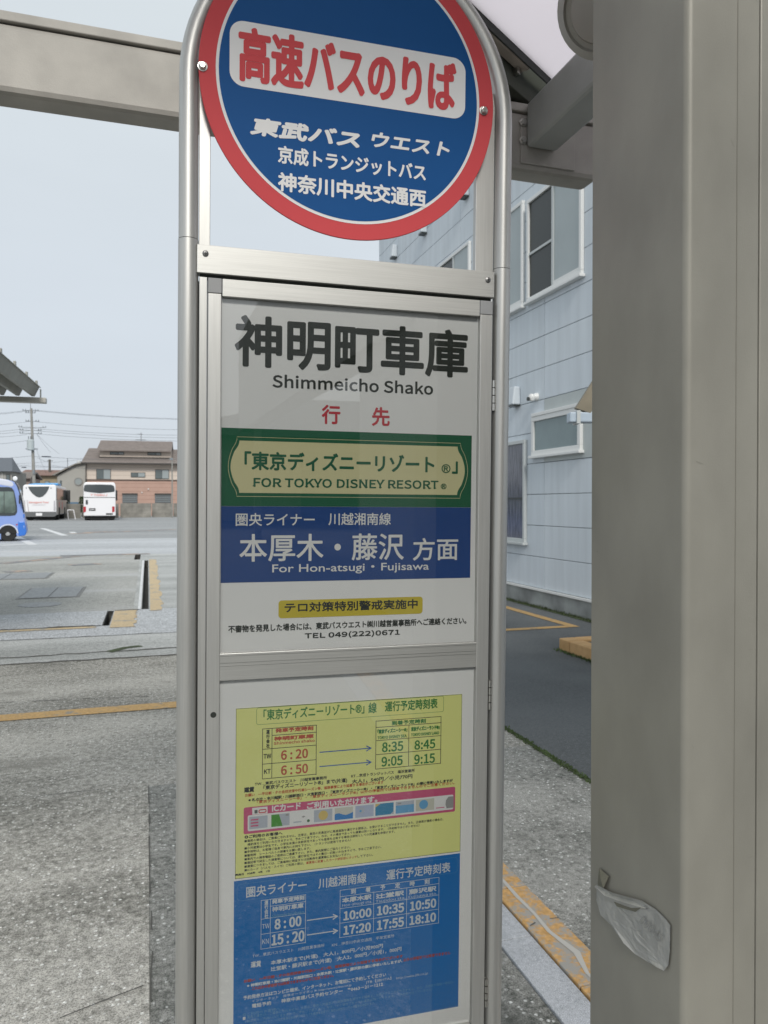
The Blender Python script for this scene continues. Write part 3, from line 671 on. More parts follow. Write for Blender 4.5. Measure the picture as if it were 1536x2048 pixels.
# ---------------------------------------------------------------- printed lettering
_gc = {}; _tc = {}
try:      # Blender's own bundled sans face for plain Latin strings; the default face already covers the rest
    import os
    LF = bpy.data.fonts.load(os.path.join(bpy.utils.resource_path('LOCAL'), 'datafiles', 'fonts', 'Noto Sans CJK Regular.woff2'))
except Exception: LF = None
LATIN = ['Shimmeicho Shako','FOR TOKYO DISNEY RESORT','TEL 049(222)0671','6 : 20','6 : 50','8:35','8:45','9:05','9:15','TW','KT','KN','Shinmecho shako','TOKYO DISNEY SEA','TOKYO DISNEY LAND',
  '8 : 00','15 : 20','10:00','10:35','10:50','17:20','17:55','18:10','Hon-atsugi sta.','Tsujidou sta.','Fujisawa sta.','http://www.jtb.co.jp','00045','7 TOBU /','Sanagami Tour','---------------']
def norm(vs, fs):
    x0 = min(v[0] for v in vs); x1 = max(v[0] for v in vs); y0 = min(v[1] for v in vs); y1 = max(v[1] for v in vs)
    return ([((x-x0)/(x1-x0), (y-y0)/max(1e-6, y1-y0)) for x, y in vs], fs, (x1-x0)/max(1e-6, y1-y0))
def latin_batch():
    cu = bpy.data.curves.new('lettering', 'FONT'); cu.size = 1; cu.fill_mode = 'FRONT'; cu.resolution_u = 3; cu.space_line = 3
    if LF: cu.font = LF
    cu.body = '\n'.join(LATIN); ob = bpy.data.objects.new('lettering', cu); SC.collection.objects.link(ob)
    me = bpy.data.meshes.new_from_object(ob.evaluated_get(bpy.context.evaluated_depsgraph_get()))
    ys = [v.co.y for v in me.vertices]; xs_ = [v.co.x for v in me.vertices]
    top = max(ys); sp = None
    # lines are set three ems apart, so sorted heights fall into clear bands
    sy = sorted(ys, reverse=True); bands = [[sy[0], sy[0]]]
    for y in sy:
        if bands[-1][1]-y > 1.2: bands.append([y, y])
        else: bands[-1][1] = y
    if len(bands) == len(LATIN):
        for s_, (hi, lo) in zip(LATIN, bands):
            idx = {}; vs = []; fs = []
            for pl in me.polygons:
                if lo-1e-4 <= ys[pl.vertices[0]] <= hi+1e-4:
                    f_ = []
                    for v in pl.vertices:
                        if v not in idx: idx[v] = len(vs); vs.append((xs_[v], ys[v]))
                        f_.append(idx[v])
                    fs.append(tuple(f_))
            _gc[s_] = norm(vs, fs)
    else: print('latin bands', len(bands), len(LATIN))
    bpy.data.objects.remove(ob); bpy.data.meshes.remove(me); bpy.data.curves.remove(cu)
latin_batch()
def glyph(s, res=3):
    if s in _gc: return _gc[s]
    if (s, res) in _gc: return _gc[(s, res)]
    key = 'japanese'
    if key not in _tc:
        cu = bpy.data.curves.new('lettering', 'FONT'); cu.size = 1; cu.fill_mode = 'FRONT'
        _tc[key] = bpy.data.objects.new('lettering', cu); SC.collection.objects.link(_tc[key])
    ob = _tc[key]; cu = ob.data; cu.body = s; cu.resolution_u = res
    dg = bpy.context.evaluated_depsgraph_get(); me = bpy.data.meshes.new_from_object(ob.evaluated_get(dg))
    vs = [(v.co.x, v.co.y) for v in me.vertices]; fs = [tuple(p.vertices) for p in me.polygons]
    bpy.data.meshes.remove(me)
    x0 = min(v[0] for v in vs); x1 = max(v[0] for v in vs); y0 = min(v[1] for v in vs); y1 = max(v[1] for v in vs)
    _gc[(s, res)] = ([((x-x0)/(x1-x0), (y-y0)/max(1e-6, y1-y0)) for x, y in vs], fs, (x1-x0)/max(1e-6, y1-y0)); return _gc[(s, res)]
def text(s, fr, box, w, m, parent=None, bold=0.0, n=8, shear=0.0, res=3, name='lettering', keep=None):
    """string fitted to a measured (u0, v0, u1, v1) rectangle of the sign plane; bold in metres"""
    vs, fs, asp = glyph(s, res); u0, v0, u1, v1 = box
    if u0 > u1: u0, u1 = u1, u0
    if v0 > v1: v0, v1 = v1, v0
    u0 += bold; u1 -= bold; v0 += bold; v1 -= bold
    if shear: u1 -= shear*(v1-v0)
    b = MB(); offs = [(0, 0)] + [(bold*math.cos(2*math.pi*k/n), bold*math.sin(2*math.pi*k/n)) for k in range(n)] if bold else [(0, 0)]
    for k, (du, dv) in enumerate(offs):
        b.add([fr.P(u0+x*(u1-u0)+shear*y*(v1-v0)+du, v0+y*(v1-v0)+dv, w+k*.00003) for x, y in vs], fs)
    return b.build(name, m, parent or fr.o, fix=False)
def bx(tl, br, w=0.0):
    a = lp(*tl, w); c = lp(*br, w); return (a[0], c[1], c[0], a[1])
def bxh(tl, xr, h, w):
    """box from its top left point, right photo column and height measured at the left"""
    u0, v1 = lp(*tl, w); v0 = lp(tl[0], tl[1]+h, w)[1]; yr = tl[1]
    for _ in range(4):
        u1, v = lp(xr, yr, w); v2 = lp(xr, yr+1, w)[1]; yr += (v1-v)/(v2-v)
    return (u0, v0, u1, v1)
def ptext(s, fr, tl, br, m, w, parent=None, h=None, **k): return text(s, fr, bxh(tl, br[0], h, w) if h else bx(tl, br, w), w, m, parent, **k)
def vline(fr, px0, px1, wid, w, m, parent, name='printed_line'):
    a = Vector(lp(*px0, w)); c = Vector(lp(*px1, w)); d = (c-a); d.normalize(); n = Vector((-d.y, d.x))*wid/2
    return flat(name, fr, [tuple(a-n), tuple(c-n), tuple(c+n), tuple(a+n)], w, m, parent)
def rrect(u0, v0, u1, v1, r, n=8):
    if u0 > u1: u0, u1 = u1, u0
    if v0 > v1: v0, v1 = v1, v0
    P = []
    for cx, cy, a0 in ((u1-r, v1-r, 0), (u0+r, v1-r, 90), (u0+r, v0+r, 180), (u1-r, v0+r, 270)):
        for k in range(n+1):
            a = math.radians(a0+90*k/n); P.append((cx+r*math.cos(a), cy+r*math.sin(a)))
    return P
def ringpoly(fr, outer, inner, w, m, parent, name='printed_border'):
    n = len(outer); b = MB(); b.add([fr.P(u, v, w) for u, v in outer+inner], [(i, (i+1)%n, n+(i+1)%n, n+i) for i in range(n)]); return b.build(name, m, parent, fix=False)
def shrink(poly, d):
    n = len(poly); out = []
    for i in range(n):
        p0, p1, p2 = Vector(poly[i-1]), Vector(poly[i]), Vector(poly[(i+1)%n])
        t = (p2-p0).normalized(); nn = Vector((-t.y, t.x)); out.append(tuple(p1+nn*d))
    return out
def ink(name, c, rough=.55): return mat(name, c, rough, spec=.12)
I_WHITE = ink('white_print', (.80,.80,.80)); I_RED = ink('red_print', (.61,.08,.09)); I_BLUE = ink('blue_print', (.010,.085,.27)); I_BLACK = ink('black_print', (.022,.028,.024))
I_GREEN = ink('green_print', (.013,.12,.058)); I_CREAM = ink('cream_print', (.70,.66,.38)); I_BLUE2 = ink('panel_blue_print', (.016,.065,.25)); I_RED2 = ink('panel_red_print', (.58,.05,.07))
I_YEL = ink('yellow_print', (.62,.50,.045))
M_PANELW = mat('white_panel_print', (.86,.86,.86), .55, spec=.12)
# ---------------------------------------------------------------- round disc
DU, DV = .1985, 1.0905; WD = .0105
dc = MB(); c0 = FS.P(DU, DV, 0)
disc = empty('disc', c0); disc.parent = sign; FD = Fr(disc, DU, DV, 0)
MB().lathe([(.264,-WD+.004),(.2655,-WD+.0032),(.2655,-WD+.0006),(.265,-WD)], 128, axis='y').build('disc_plate', I_RED, disc, smooth=True)
def circ(r, n=128): return [(DU+r*math.cos(2*math.pi*k/n), DV+r*math.sin(2*math.pi*k/n)) for k in range(n)]
flat('white_ring', FD, circ(.2375), WD+.0004, I_WHITE)
flat('blue_field', FD, circ(.2325), WD+.0008, I_BLUE)
q = bx((459.5,38),(929.5,241), WD); 
flat('white_box', FD, rrect(q[0], q[1], q[2], q[3], .024), WD+.0012, I_WHITE)
ptext('高速バスのりば', FD, (477,50), (912,228), I_RED, WD+.0015, bold=.0028, n=10, res=4)
ptext('東武バス', FD, (499,232), (727,292), I_WHITE, WD+.0012, bold=.0018, shear=.28, res=4, h=37)
ptext('ウエスト', FD, (740,262), (903,310), I_WHITE, WD+.0012, bold=.0012, shear=.24, h=31)
ptext('京成トランジットバス', FD, (556,290), (852,357), I_WHITE, WD+.0012, bold=.0009, h=36)
ptext('神奈川中央交通西', FD, (556,343), (852,411), I_WHITE, WD+.0012, bold=.0011, h=39)
for (px, py) in ((405,133),(967,222)):
    u, v = lp(px, py, WD); a = FD.P(u, v, WD)
    MB().lathe([(.0082,0),(.0082,-.0012),(.0068,-.0014)], 24, ox=a[0], oy=a[1], oz=a[2], axis='y').build('washer', STEEL, disc, smooth=True)
    MB().lathe([(.0066,-.0014),(.0066,-.0058),(.0052,-.0070)], 6, ox=a[0], oy=a[1], oz=a[2], axis='y').build('disc_bolt', STEEL, disc, bevel=.0005)
    sgn = 1 if u < .2 else -1
    pbox('disc_bracket', FS, u+sgn*.002, u+sgn*.02, DV-.012 if u < .2 else v-.012, (DV if u < .2 else v)+.012, -.012, WD-.0045, ALU)
# ---------------------------------------------------------------- route panel behind glass
uL, uR = dl+sw-.002, dr_-sw
rp = pbox('route_panel', FS, uL-.004, uR+.004, .060, .7130, -.0115, W_PANEL, M_PANELW, bevel=0)
FR = FS    # its geometry is kept in sign coordinates, so children share them
WP = W_PANEL+.0003
def R(tl, br, m, w=WP, name='printed_band', snapL=False):
    q = bx(tl, br, w); u0 = uL-.003 if snapL else q[0]; u1 = uR+.003 if snapL else q[2]
    return flat(name, FR, [(u0,q[1]),(u1,q[1]),(u1,q[3]),(u0,q[3])], w, m, rp)
g0 = lp(443,855,WP)[1]; g1_ = lp(442,1012,WP)[1]; b1_ = lp(441,1166,WP)[1]
ub = lp(942,1010,WP)[0]; ua = lp(442,1010,WP)[0]
flat('green_band', FR, [(ua,g1_),(ub,g1_),(ub,g0),(ua,g0)], WP, I_GREEN, rp)
flat('blue_band', FR, [(ua,b1_),(ub,b1_),(ub,g1_-.0003),(ua,g1_-.0003)], WP, I_BLUE2, rp)
ptext('神明町車庫', FR, (469.5,628), (935.5,758), I_BLACK, WP, rp, bold=.0024, n=12, res=4)
ptext('Shimmeicho Shako', FR, (545,748), (866.5,789), I_BLACK, WP, rp, bold=.0007, h=27)
ptext('行', FR, (643.5,809), (680.5,849), I_RED2, WP, rp, bold=.0009)
ptext('先', FR, (744,813.5), (779.5,853), I_RED2, WP, rp, bold=.0009)
# plaque: waisted cartouche with concave shoulders
def cartouche(u0, v0, u1, v1, bulge, n=10):
    """sides swell outwards between the corners"""
    h = v1-v0; P = []
    for k in range(n+1):      # right side upwards
        t = k/n; P.append((u1 + bulge*(1-abs(2*t-1)**2.4)*1.0 if True else 0, v0+h*t))
    for k in range(n+1):
        t = 1-k/n; P.append((u0 - bulge*(1-abs(2*t-1)**2.4), v0+h*t))
    return P
def ogee(u0, v0, u1, v1, bl, n=24):
    """straight top and bottom; each side starts with a concave notch at the corner and swells to a convex middle"""
    h = v1-v0; P = []
    def prof(t):
        s = abs(2*t-1)                   # 1 at the corners, 0 in the middle
        if s > .62: return bl*.52*(1-((s-.62)/.38))**2
        return bl*(.52+.48*math.cos(s/.62*math.pi/2))
    for k in range(n+1): t = k/n; P.append((u1+prof(t), v0+h*t))
    for k in range(n+1): t = 1-k/n; P.append((u0-prof(t), v0+h*t))
    return P
qa = lp(479,881,WP+.0003); qb = lp(914,990,WP+.0003)
cr = ogee(qa[0], qb[1], qb[0], qa[1], .0150)
flat('cream_plaque', FR, cr, WP+.0004, I_CREAM, rp)
qa = lp(474,873,WP); qb = lp(920,997,WP); ou = ogee(qa[0], qb[1], qb[0], qa[1], .0150)
ringpoly(FR, ou, shrink(ou, .0008), WP+.0004, I_CREAM, rp)
ptext('「東京ディズニーリゾート　」', FR, (489,902), (916,948), I_GREEN, WP+.0007, rp, bold=.0010, res=3, h=38)
ptext('®', FR, (883,928), (901,946.5), I_GREEN, WP+.0007, rp, bold=.0003)
# serif capitals built from the plain capitals plus slab feet
ptext('FOR TOKYO DISNEY RESORT', FR, (507,955.5), (877,977), I_GREEN, WP+.0007, rp, bold=.0006, h=18.5)
def serifs(s, tl, br, w, m, parent, leg):
    """small slabs at the feet and heads of the stems of each capital"""
    q = bx(tl, br, w); adv = {}
    vs, fs, asp = glyph(s, 3)
    tot = q[2]-q[0]; h = q[3]-q[1]; b = MB()
    # find stem feet: vertices on the base and cap lines
    for lvl in (0.0, 1.0):
        xs = sorted({round(x, 4) for x, y in vs if abs(y-lvl*0.985-0.0075) < .03})
        run = []
        for x in xs:
            if run and x-run[-1][-1] < .0085: run[-1].append(x)
            else: run.append([x])
        for g in run:
            if len(g) < 2 or g[-1]-g[0] > .012 or g[-1]-g[0] < .003: continue
            ua_, ub_ = q[0]+g[0]*tot-leg, q[0]+g[-1]*tot+leg; va_ = q[1]+lvl*(h-.0014)
            b.add([FR.P(a_, c_, w) for a_, c_ in ((ua_,va_),(ub_,va_),(ub_,va_+.0014),(ua_,va_+.0014))], [(0,1,2,3)])
    if b.v: b.build('lettering_serifs', m, parent, fix=False)
serifs('FOR TOKYO DISNEY RESORT', (507,955.5), (877,977), WP+.0012, I_GREEN, rp, .0014)
ptext('®', FR, (881.5,967), (893,978.5), I_GREEN, WP+.0007, rp, bold=.0003)
ptext('圏央ライナー', FR, (471.5,1026), (629.5,1052), I_WHITE, WP+.0003, rp, bold=.0003, h=26)
ptext('川越湘南線', FR, (657,1025.5), (782,1050.5), I_WHITE, WP+.0003, rp, bold=.0003, h=25)
ptext('本厚木・藤沢', FR, (479,1068), (808,1124), I_WHITE, WP+.0003, rp, bold=.0007, res=4, h=56)
ptext('方面', FR, (826,1076), (916,1120), I_WHITE, WP+.0003, rp, bold=.0006, res=4)
ptext('For Hon-atsugi・Fujisawa', FR, (544.5,1129), (858,1150), I_WHITE, WP+.0003, rp, bold=.0002, h=21)
q = bx((557,1201),(845,1227), WP); flat('yellow_box', FR, rrect(*q, .006), WP+.0003, I_YEL, rp)
ptext('テロ対策特別警戒実施中', FR, (569,1205.5), (835.5,1222), I_BLACK, WP+.0006, rp, bold=.0005, h=20)
ptext('不審物を発見した場合には、東武バスウエスト㈱川越営業事務所へご連絡ください。', FR, (456.5,1251), (933,1249.5), I_BLACK, WP+.0003, rp, bold=.0004, h=15)
ptext('TEL 049(222)0671', FR, (609.5,1265.5), (800,1272.5), I_BLACK, WP+.0003, rp, bold=.0005, h=14)
# lower pale board that carries the timetables
lb_ = pbox('lower_board', FS, uL-.004, uR+.004, DB+.004, .0585, -.0115, W_PANEL, M_PANELW, bevel=0)
# glass
GLS = glass_mat('clear_acrylic_glazing', (.99,.997,.993), 1.3, .004)
pbox('glazing', FS, uL-.003, uR+.003, v1_-.002, vt-.0285, W_GLASS-.0015, W_GLASS, GLS, bevel=0)
pbox('glazing', FS, uL-.003, uR+.003, DB+.005, v0_+.002, W_GLASS-.0015, W_GLASS, GLS, bevel=0)
# concrete foot of the sign
foot = MB().box(-.36,.36,-.16,.16,0,.09).build('concrete_foot', mat('foot_concrete', (.3,.3,.29), .9, noise=.2, nscale=10), sign, bevel=.01)
# ================================================================== the two timetables
def poster(label, tlpx, u0, v1, u1, v0, m, w):
    uc, vc = (u0+u1)/2, (v0+v1)/2
    o = MB().box(u0-uc, u1-uc, -.0003, .0003, v0-vc, v1-vc).build('timetable', m)
    o.matrix_world = Matrix.Translation(T0 + MR @ Vector((uc, -w+.0003, vc))) @ MR.to_4x4()
    tag(o, label, 'timetable'); return o, Fr(o, uc, vc, w)
WT = W_PANEL+.0010
I_PYEL = mat('yellow_poster_paper', (.80,.82,.30), .6, noise=.02, nscale=6, spec=.1)
I_PBLU = mat('blue_poster_paper', (.004,.16,.50), .6, noise=.03, nscale=6, spec=.1)
yp = bx((472,1417.5),(920.5,1702.5), WT)
Y, FY = poster('yellow timetable poster with green and red times and a pink card strip', None, yp[0], yp[3], yp[2], yp[1], I_PYEL, WT)
W1 = WT+.0004; W2 = WT+.0007; W3 = WT+.0010
I_TG = ink('timetable_green', (.03,.22,.05)); I_TR = ink('timetable_red', (.52,.10,.055)); I_PINK = ink('pink_print', (.60,.10,.22)); I_ARW = ink('arrow_blue', (.03,.12,.42)); I_OR = ink('orange_print', (.52,.11,.03))
def T(s, tl, br, m, fr=FY, par=None, w=W1, **k):
    k.setdefault('res', 2); return ptext(s, fr, tl, br, m, w, par or fr.o, **k)
def H(fr, pts, m, wid=.0011, w=W1, name='table_line'):
    b = MB()
    for (a_, c_) in pts:
        a = Vector(lp(*a_, w)); c = Vector(lp(*c_, w))
        if abs(c.x-a.x) > abs(c.y-a.y): a.y = c.y = (a.y+c.y)/2
        else: a.x = c.x = (a.x+c.x)/2
        d = (c-a).normalized(); n_ = Vector((-d.y, d.x))*wid/2; a = a-d*wid/2; c = c+d*wid/2
        b.add([fr.P(*p, w+.00002*len(b.f)) for p in (a-n_, c-n_, c+n_, a+n_)], [(0,1,2,3)])
    return b.build(name, m, fr.o, fix=False)
# thin black outline of the poster
po = [(yp[0],yp[1]),(yp[2],yp[1]),(yp[2],yp[3]),(yp[0],yp[3])]
ringpoly(FY, po, [(yp[0]+.0007,yp[1]+.0007),(yp[2]-.0007,yp[1]+.0007),(yp[2]-.0007,yp[3]-.0007),(yp[0]+.0007,yp[3]-.0007)], W1, I_BLACK, Y)
q = bx((513,1416),(887.5,1423.5), W1); rr = rrect(*q, .004); ringpoly(FY, rr, shrink(rr, .0006), W1, I_TG, Y)
T('「東京ディズニーリゾート®」', (527,1419), (729,1430), I_TG, bold=.0004, res=3, h=22)
T('線', (737,1405.5), (753.5,1426), I_TG, bold=.0004, res=3)
T('運行予定時刻表', (770,1403), (875.5,1421), I_TG, bold=.0005, res=3, h=21)
H(FY, [((525.5,1458),(633,1450.5)), ((544.3,1471),(632.5,1464.5)), ((525.5,1498),(632.5,1491)), ((525,1528),(632,1520)), ((524.8,1557),(632,1549.5)),
       ((525.5,1458),(524.6,1557)), ((544.3,1457),(543.5,1555.5)), ((633,1450.5),(632,1549.5))], I_BLACK)
H(FY, [((752,1442),(882.4,1433.5)), ((752,1454.5),(882.4,1446)), ((752,1481),(882,1471.8)), ((752,1509),(881.5,1499)), ((751.5,1538),(881,1527)),
       ((752,1442),(751.4,1538)), ((818,1450),(817,1532)), ((882.4,1433.3),(881,1527))], I_BLACK)
T('発車予定時刻', (551,1457), (627,1463), I_TR, bold=.0005, h=9)
T('神明町車庫', (548,1473.5), (627.5,1478), I_TR, bold=.0006, h=9)
T('Shinmecho shako', (547.6,1484), (629.5,1488.5), I_TR, bold=.0002, h=6)
for k, c in enumerate('運行会社'): T(c, (532.5,1460+k*9.2), (539.5,1468+k*9.2), I_BLACK, bold=.0003)
T('TW', (527,1508.5), (542.5,1516.5), I_BLACK, bold=.0003); T('KT', (528,1539), (541.5,1547), I_BLACK, bold=.0003)
T('6 : 20', (562,1501), (616,1516), I_TR, bold=.0006, res=3); T('6 : 50', (562,1531.5), (616,1546), I_TR, bold=.0006, res=3)
T('到着予定時刻', (783.5,1442), (852,1447.5), I_TG, bold=.0004, h=9)
T('「東京ディズニーシー®」', (755,1459), (815,1466.5), I_TG, bold=.0005, h=9); T('TOKYO DISNEY SEA', (755,1473), (813.5,1476.5), I_TG, bold=.0003, h=6)
T('東京ディズニーランド®」', (822,1454), (879.5,1461.5), I_TG, bold=.0005, h=9); T('TOKYO DISNEY LAND', (822,1467), (878.5,1471), I_TG, bold=.0003, h=6)
for s, a_, b_ in (('8:35',(764,1485),(806.6,1501.5)),('8:45',(829,1481),(870.6,1496.5)),('9:05',(763,1514),(805.6,1530)),('9:15',(828.6,1509.5),(870,1525.5))): T(s, a_, b_, I_TG, bold=.0006, res=3)
def arrow(fr, a_, c_, m, wid, hd):
    a = Vector(lp(*a_, W1)); c = Vector(lp(*c_, W1)); v = (a.y+c.y)/2; a.y = c.y = v
    b = MB(); b.add([fr.P(*p, W1) for p in ((a.x,v-wid/2),(c.x-hd*.2,v-wid/2),(c.x-hd*.2,v+wid/2),(a.x,v+wid/2))], [(0,1,2,3)])
    for sg in (-1, 1):
        b.add([fr.P(*p, W1+.0001*(sg+2)) for p in ((c.x,v),(c.x-hd,v+sg*hd*.55),(c.x-hd-wid*.3,v+sg*(hd*.55-wid*1.1)),(c.x-wid*1.8,v))], [(0,1,2,3)])
    return b.build('printed_arrow', m, fr.o, fix=False)
arrow(FY, (639,1505), (744,1496), I_ARW, .0018, .0105); arrow(FY, (639,1533.5), (744,1524), I_ARW, .0018, .0105)
T('TW…東武バスウエスト　川越営業事務所', (509.5,1565), (654,1561), I_BLACK, bold=.0002, h=6.8)
T('KT…京成トランジットバス　塩浜営業所', (702.5,1549), (829.5,1545), I_BLACK, bold=.0002, h=6.8)
T('運賃', (488,1575), (508.5,1584), I_BLACK, bold=.0006)
T('「東京ディズニーリゾート®」まで(片道)', (527,1571), (694.5,1568), I_BLACK, bold=.0003, h=10.5)
T('大人1，540円／小児770円', (704,1559), (825,1556), I_BLACK, bold=.0003, h=9)
T('お願い　―平日朝・夕の自然渋滞や行楽シーズン等、道路事情により延着する場合がございます', (490,1587.5), (767,1569), I_OR, bold=.0002, h=6.8)
T('※ 札の辻・本川越駅・川越駅西口・大宮駅西口・「東京ディズニーシー®」・「東京ディズニーランド®」の順に停車いたしますが', (497,1597), (905.5,1564.5), I_BLACK, bold=.0003, h=6.8)
T('「東京ディズニーシー®」・「東京ディズニーランド®」以外の停留所では降車できませんのでご注意ください。', (514,1601), (909,1573), I_OR, bold=.0002, h=6.8)
q = bx((487.5,1615.5),(910,1623), W1); flat('pink_strip', FY, rrect(*q, .003), W1, I_PINK, Y)
q = bx((495.5,1631),(906.5,1618.5), W1); flat('card_tray', FY, rrect(*q, .003), W2, I_WHITE, Y)
q = bx((504.5,1616),(535,1626.5), W1); flat('card_mark_box', FY, rrect(*q, .0006), W2, I_WHITE, Y)
q = bx((509,1620),(515,1626.5), W1); flat('card_mark', FY, rrect(*q, .0008), W3, ink('mark_grey',(.12,.13,.13)), Y)
q = bx((517,1619),(533,1625), W1); rr = rrect(*q, .0028); ringpoly(FY, rr, shrink(rr, .0018), W3, I_RED2, Y)
T('ICカード', (544,1610), (602,1619), I_WHITE, w=W2, bold=.0005, res=3, h=14); T('ご利用いただけます。', (614,1605), (755,1607), I_WHITE, w=W2, bold=.0005, res=3, h=14)
# ten sample cards
I_PALE = ink('card_pale', (.46,.50,.58)); I_LIL = ink('card_lilac', (.44,.50,.66)); I_CG = ink('card_green', (.06,.30,.03)); I_CB = ink('card_blue', (.03,.24,.45)); I_CB2 = ink('card_mid_blue', (.13,.38,.66)); I_GOLD = ink('card_gold', (.66,.50,.16)); I_GRY = ink('card_grey', (.33,.33,.33)); I_SEA = ink('card_sea_blue', (.03,.22,.58))
xs = [170,300,424,552,674,796,914,1034,1153,1267]
q = bx((495.5,1631),(906.5,1618.5), W1); tv0, tv1 = q[1]+.0035, q[3]-.0030; tv0, tv1 = min(tv0,tv1), max(tv0,tv1)
cols = [I_PALE, I_PALE, I_WHITE, I_PALE, ink('card_ivory',(.60,.60,.54)), I_LIL, I_CB, I_PALE, ink('card_cream',(.58,.58,.50)), I_WHITE]
for k, xx in enumerate(xs):
    px = 440+xx/2.954; u0 = lp(px+1, 1640, W1)[0]; u1 = lp(px+37.5, 1640, W1)[0]; h = tv1-tv0
    c = flat('sample_card', FY, [(u0,tv0),(u1,tv0),(u1,tv1),(u0,tv1)], W3, cols[k], Y)
    wd = u1-u0; W4 = W3+.0004
    def cf(poly, m): flat('card_print', FY, [(u0+wd*x, tv0+h*y) for x, y in poly], W4, m, c)
    def cc_(x, y, r, m, w=W4): flat('card_print', FY, [(u0+wd*x+h*r*math.cos(t/12*math.pi), tv0+h*y+h*r*math.sin(t/12*math.pi)) for t in range(24)], w, m, c)
    if k == 0:
        for yy in (.75,.5,.25): cf([(.08,yy-.06),(.5,yy-.06),(.5,yy+.06),(.08,yy+.06)], I_PINK)
    if k == 1: cf([(.0,.0),(.62,.0),(.42,1),(0,1)], I_CG); cf([(.78,.8),(.95,.8),(.95,.95),(.78,.95)], I_GRY)
    if k == 2: cf([(.5,.58),(.62,.66),(.72,.58),(.6,.5)], I_GRY); cc_(.88,.2,.12,ink('card_dark_green',(.05,.15,.06))); cf([(.06,.14),(.5,.14),(.5,.24),(.06,.24)], I_PALE)
    if k == 3: cc_(.5,.52,.40,I_GOLD)
    if k == 4: cf([(0,0),(1,0),(1,.55),(.8,.42),(.6,.35),(.45,.42),(.25,.55),(.1,.55),(0,.48)], I_SEA)
    if k == 5: cc_(.35,.6,.25,I_PALE); cc_(.28,.55,.10,I_CB2, W4+.0002)
    if k == 6: cf([(0,.72),(.28,1),(0,1)], I_GOLD); cf([(1,.25),(.8,0),(1,0)], I_PALE)
    if k == 7: cf([(0,0),(1,0),(1,.68),(0,.68)], I_CB2); cf([(.1,.8),(.3,.8),(.3,.9),(.1,.9)], I_GRY)
    if k == 8: cc_(.42,.55,.40,I_CB2)
    if k == 9: cf([(.62,0),(1,0),(1,1),(.72,1),(.58,.7),(.56,.35)], I_GRY); cf([(.04,.08),(.5,.08),(.5,.15),(.04,.15)], I_PINK)
T('◎ご利用のお客様へ', (489,1671), (565,1667), I_BLACK, bold=.0003, h=7)
fine = [('■満席の場合は、ご乗車になれません。立席は、車両の定員並びに高速道路を運行する関係上、お受けすることができません。また、正座席が満席の場合は、',489,887),
 ('　補助席をご利用いただきますので、予めご了承下さい。なお、その場合であっても運賃は同一となります。（予約制ではございません）',495,839),
 ('■小児運賃は小学生です。小学生未満の未就学児であっても座席を占有する場合は原則として小児運賃を申受けます。',489,790),
 ('■手荷物は、お客様ご自身で車内にお持ち下さい。（トランクは使用できません）',489,702),
 ('■着席時　シートベルトの装着をお願い致します。',489,621),
 ('■車内での携帯電話のご使用はご遠慮下さい。また、車内禁煙にご協力ください。',489,701),
 ('■遅延等で発生した損害等については、運行会社ではその責は一切負いかねますので、予めご了承下さい。',489,763),
 ('■運賃につきましては、ご乗車時に現金または回数券を運賃箱にお支払い下さい。',489,701),
 ('■ICカード（パスモ・スイカ）ご利用の際は、',489,608)]
def row(s, x0, x1, ytop, hpx, m, fr=FY, **k):
    """ytop is measured on the poster's left edge column px 489; the row keeps constant v"""
    u0, v1r = lp(489, ytop, W1); v0r = lp(489, ytop+hpx, W1)[1]; ua_ = lp(x0, ytop-(x0-489)*.10, W1)[0]; ub_ = lp(x1, ytop-(x1-489)*.10, W1)[0]
    k.setdefault('res', 1); return text(s, fr, (ua_, v0r, ub_, v1r), W1, m, fr.o, **k)
for k, (s, x0, x1) in enumerate(fine): row(s, x0, x1, 1679.8+k*7.28, 5.6, I_BLACK, bold=.00012, n=4)
row('運賃箱に設置したカード読取部にタッチ', 612, 714, 1679.8+8*7.28, 5.6, I_OR, bold=.00012, n=4); row('して下さい。', 715, 746, 1679.8+8*7.28, 5.6, I_BLACK, bold=.00012, n=4)
T('実施日　H28年　4月　1日', (470.5,1748), (539.5,1744), I_BLACK, bold=.0002)
# ---- blue poster
bp_ = bx((468,1763),(916.5,2013), WT)
Bp, FB = poster('blue timetable poster with white lettering below the yellow one', None, bp_[0], bp_[3], bp_[2], bp_[1], I_PBLU, WT)
I_PBW = ink('poster_white', (.62,.67,.72)); I_PBF = ink('poster_faint_blue_white', (.12,.30,.50)); I_PBR = ink('poster_red_on_blue', (.34,.06,.075))
def TB(s, tl, br, m=I_PBW, **k): return T(s, tl, br, m, FB, Bp, **k)
q = bx((474,1769.5),(916,1745), W1); rr = rrect(*q, .008); ringpoly(FB, rr, shrink(rr, .0004), W1, I_PBF, Bp)
TB('圏央ライナー', (492.5,1774), (613.5,1779.5), bold=.0003, res=3, h=22); TB('川越湘南線', (637,1757), (733,1765), bold=.0003, res=3, h=21); TB('運行予定時刻表', (773,1740), (901,1744), bold=.0003, res=3, h=21)
HB = lambda pts: H(FB, pts, I_PBW, .0008)
HB([((523,1801),(612,1789.5)), ((541.5,1813),(611.5,1803)), ((523,1837.5),(611,1827.5)), ((522.5,1868),(610.7,1857)), ((521.5,1898),(610,1886)),
    ((523,1801),(521.3,1898)), ((541.5,1799),(539.8,1895)), ((612,1789.5),(610,1886))])
HB([((681,1780.5),(877.7,1755)), ((680.5,1793),(877.7,1768)), ((680,1817),(877.5,1790.5)), ((679.7,1846),(877.5,1819)), ((679,1875.5),(877.4,1846)),
    ((681,1780.5),(679,1875.5)), ((747.6,1784.5),(747,1865.5)), ((813.5,1776),(813,1856)), ((877.8,1755),(877.4,1846))])
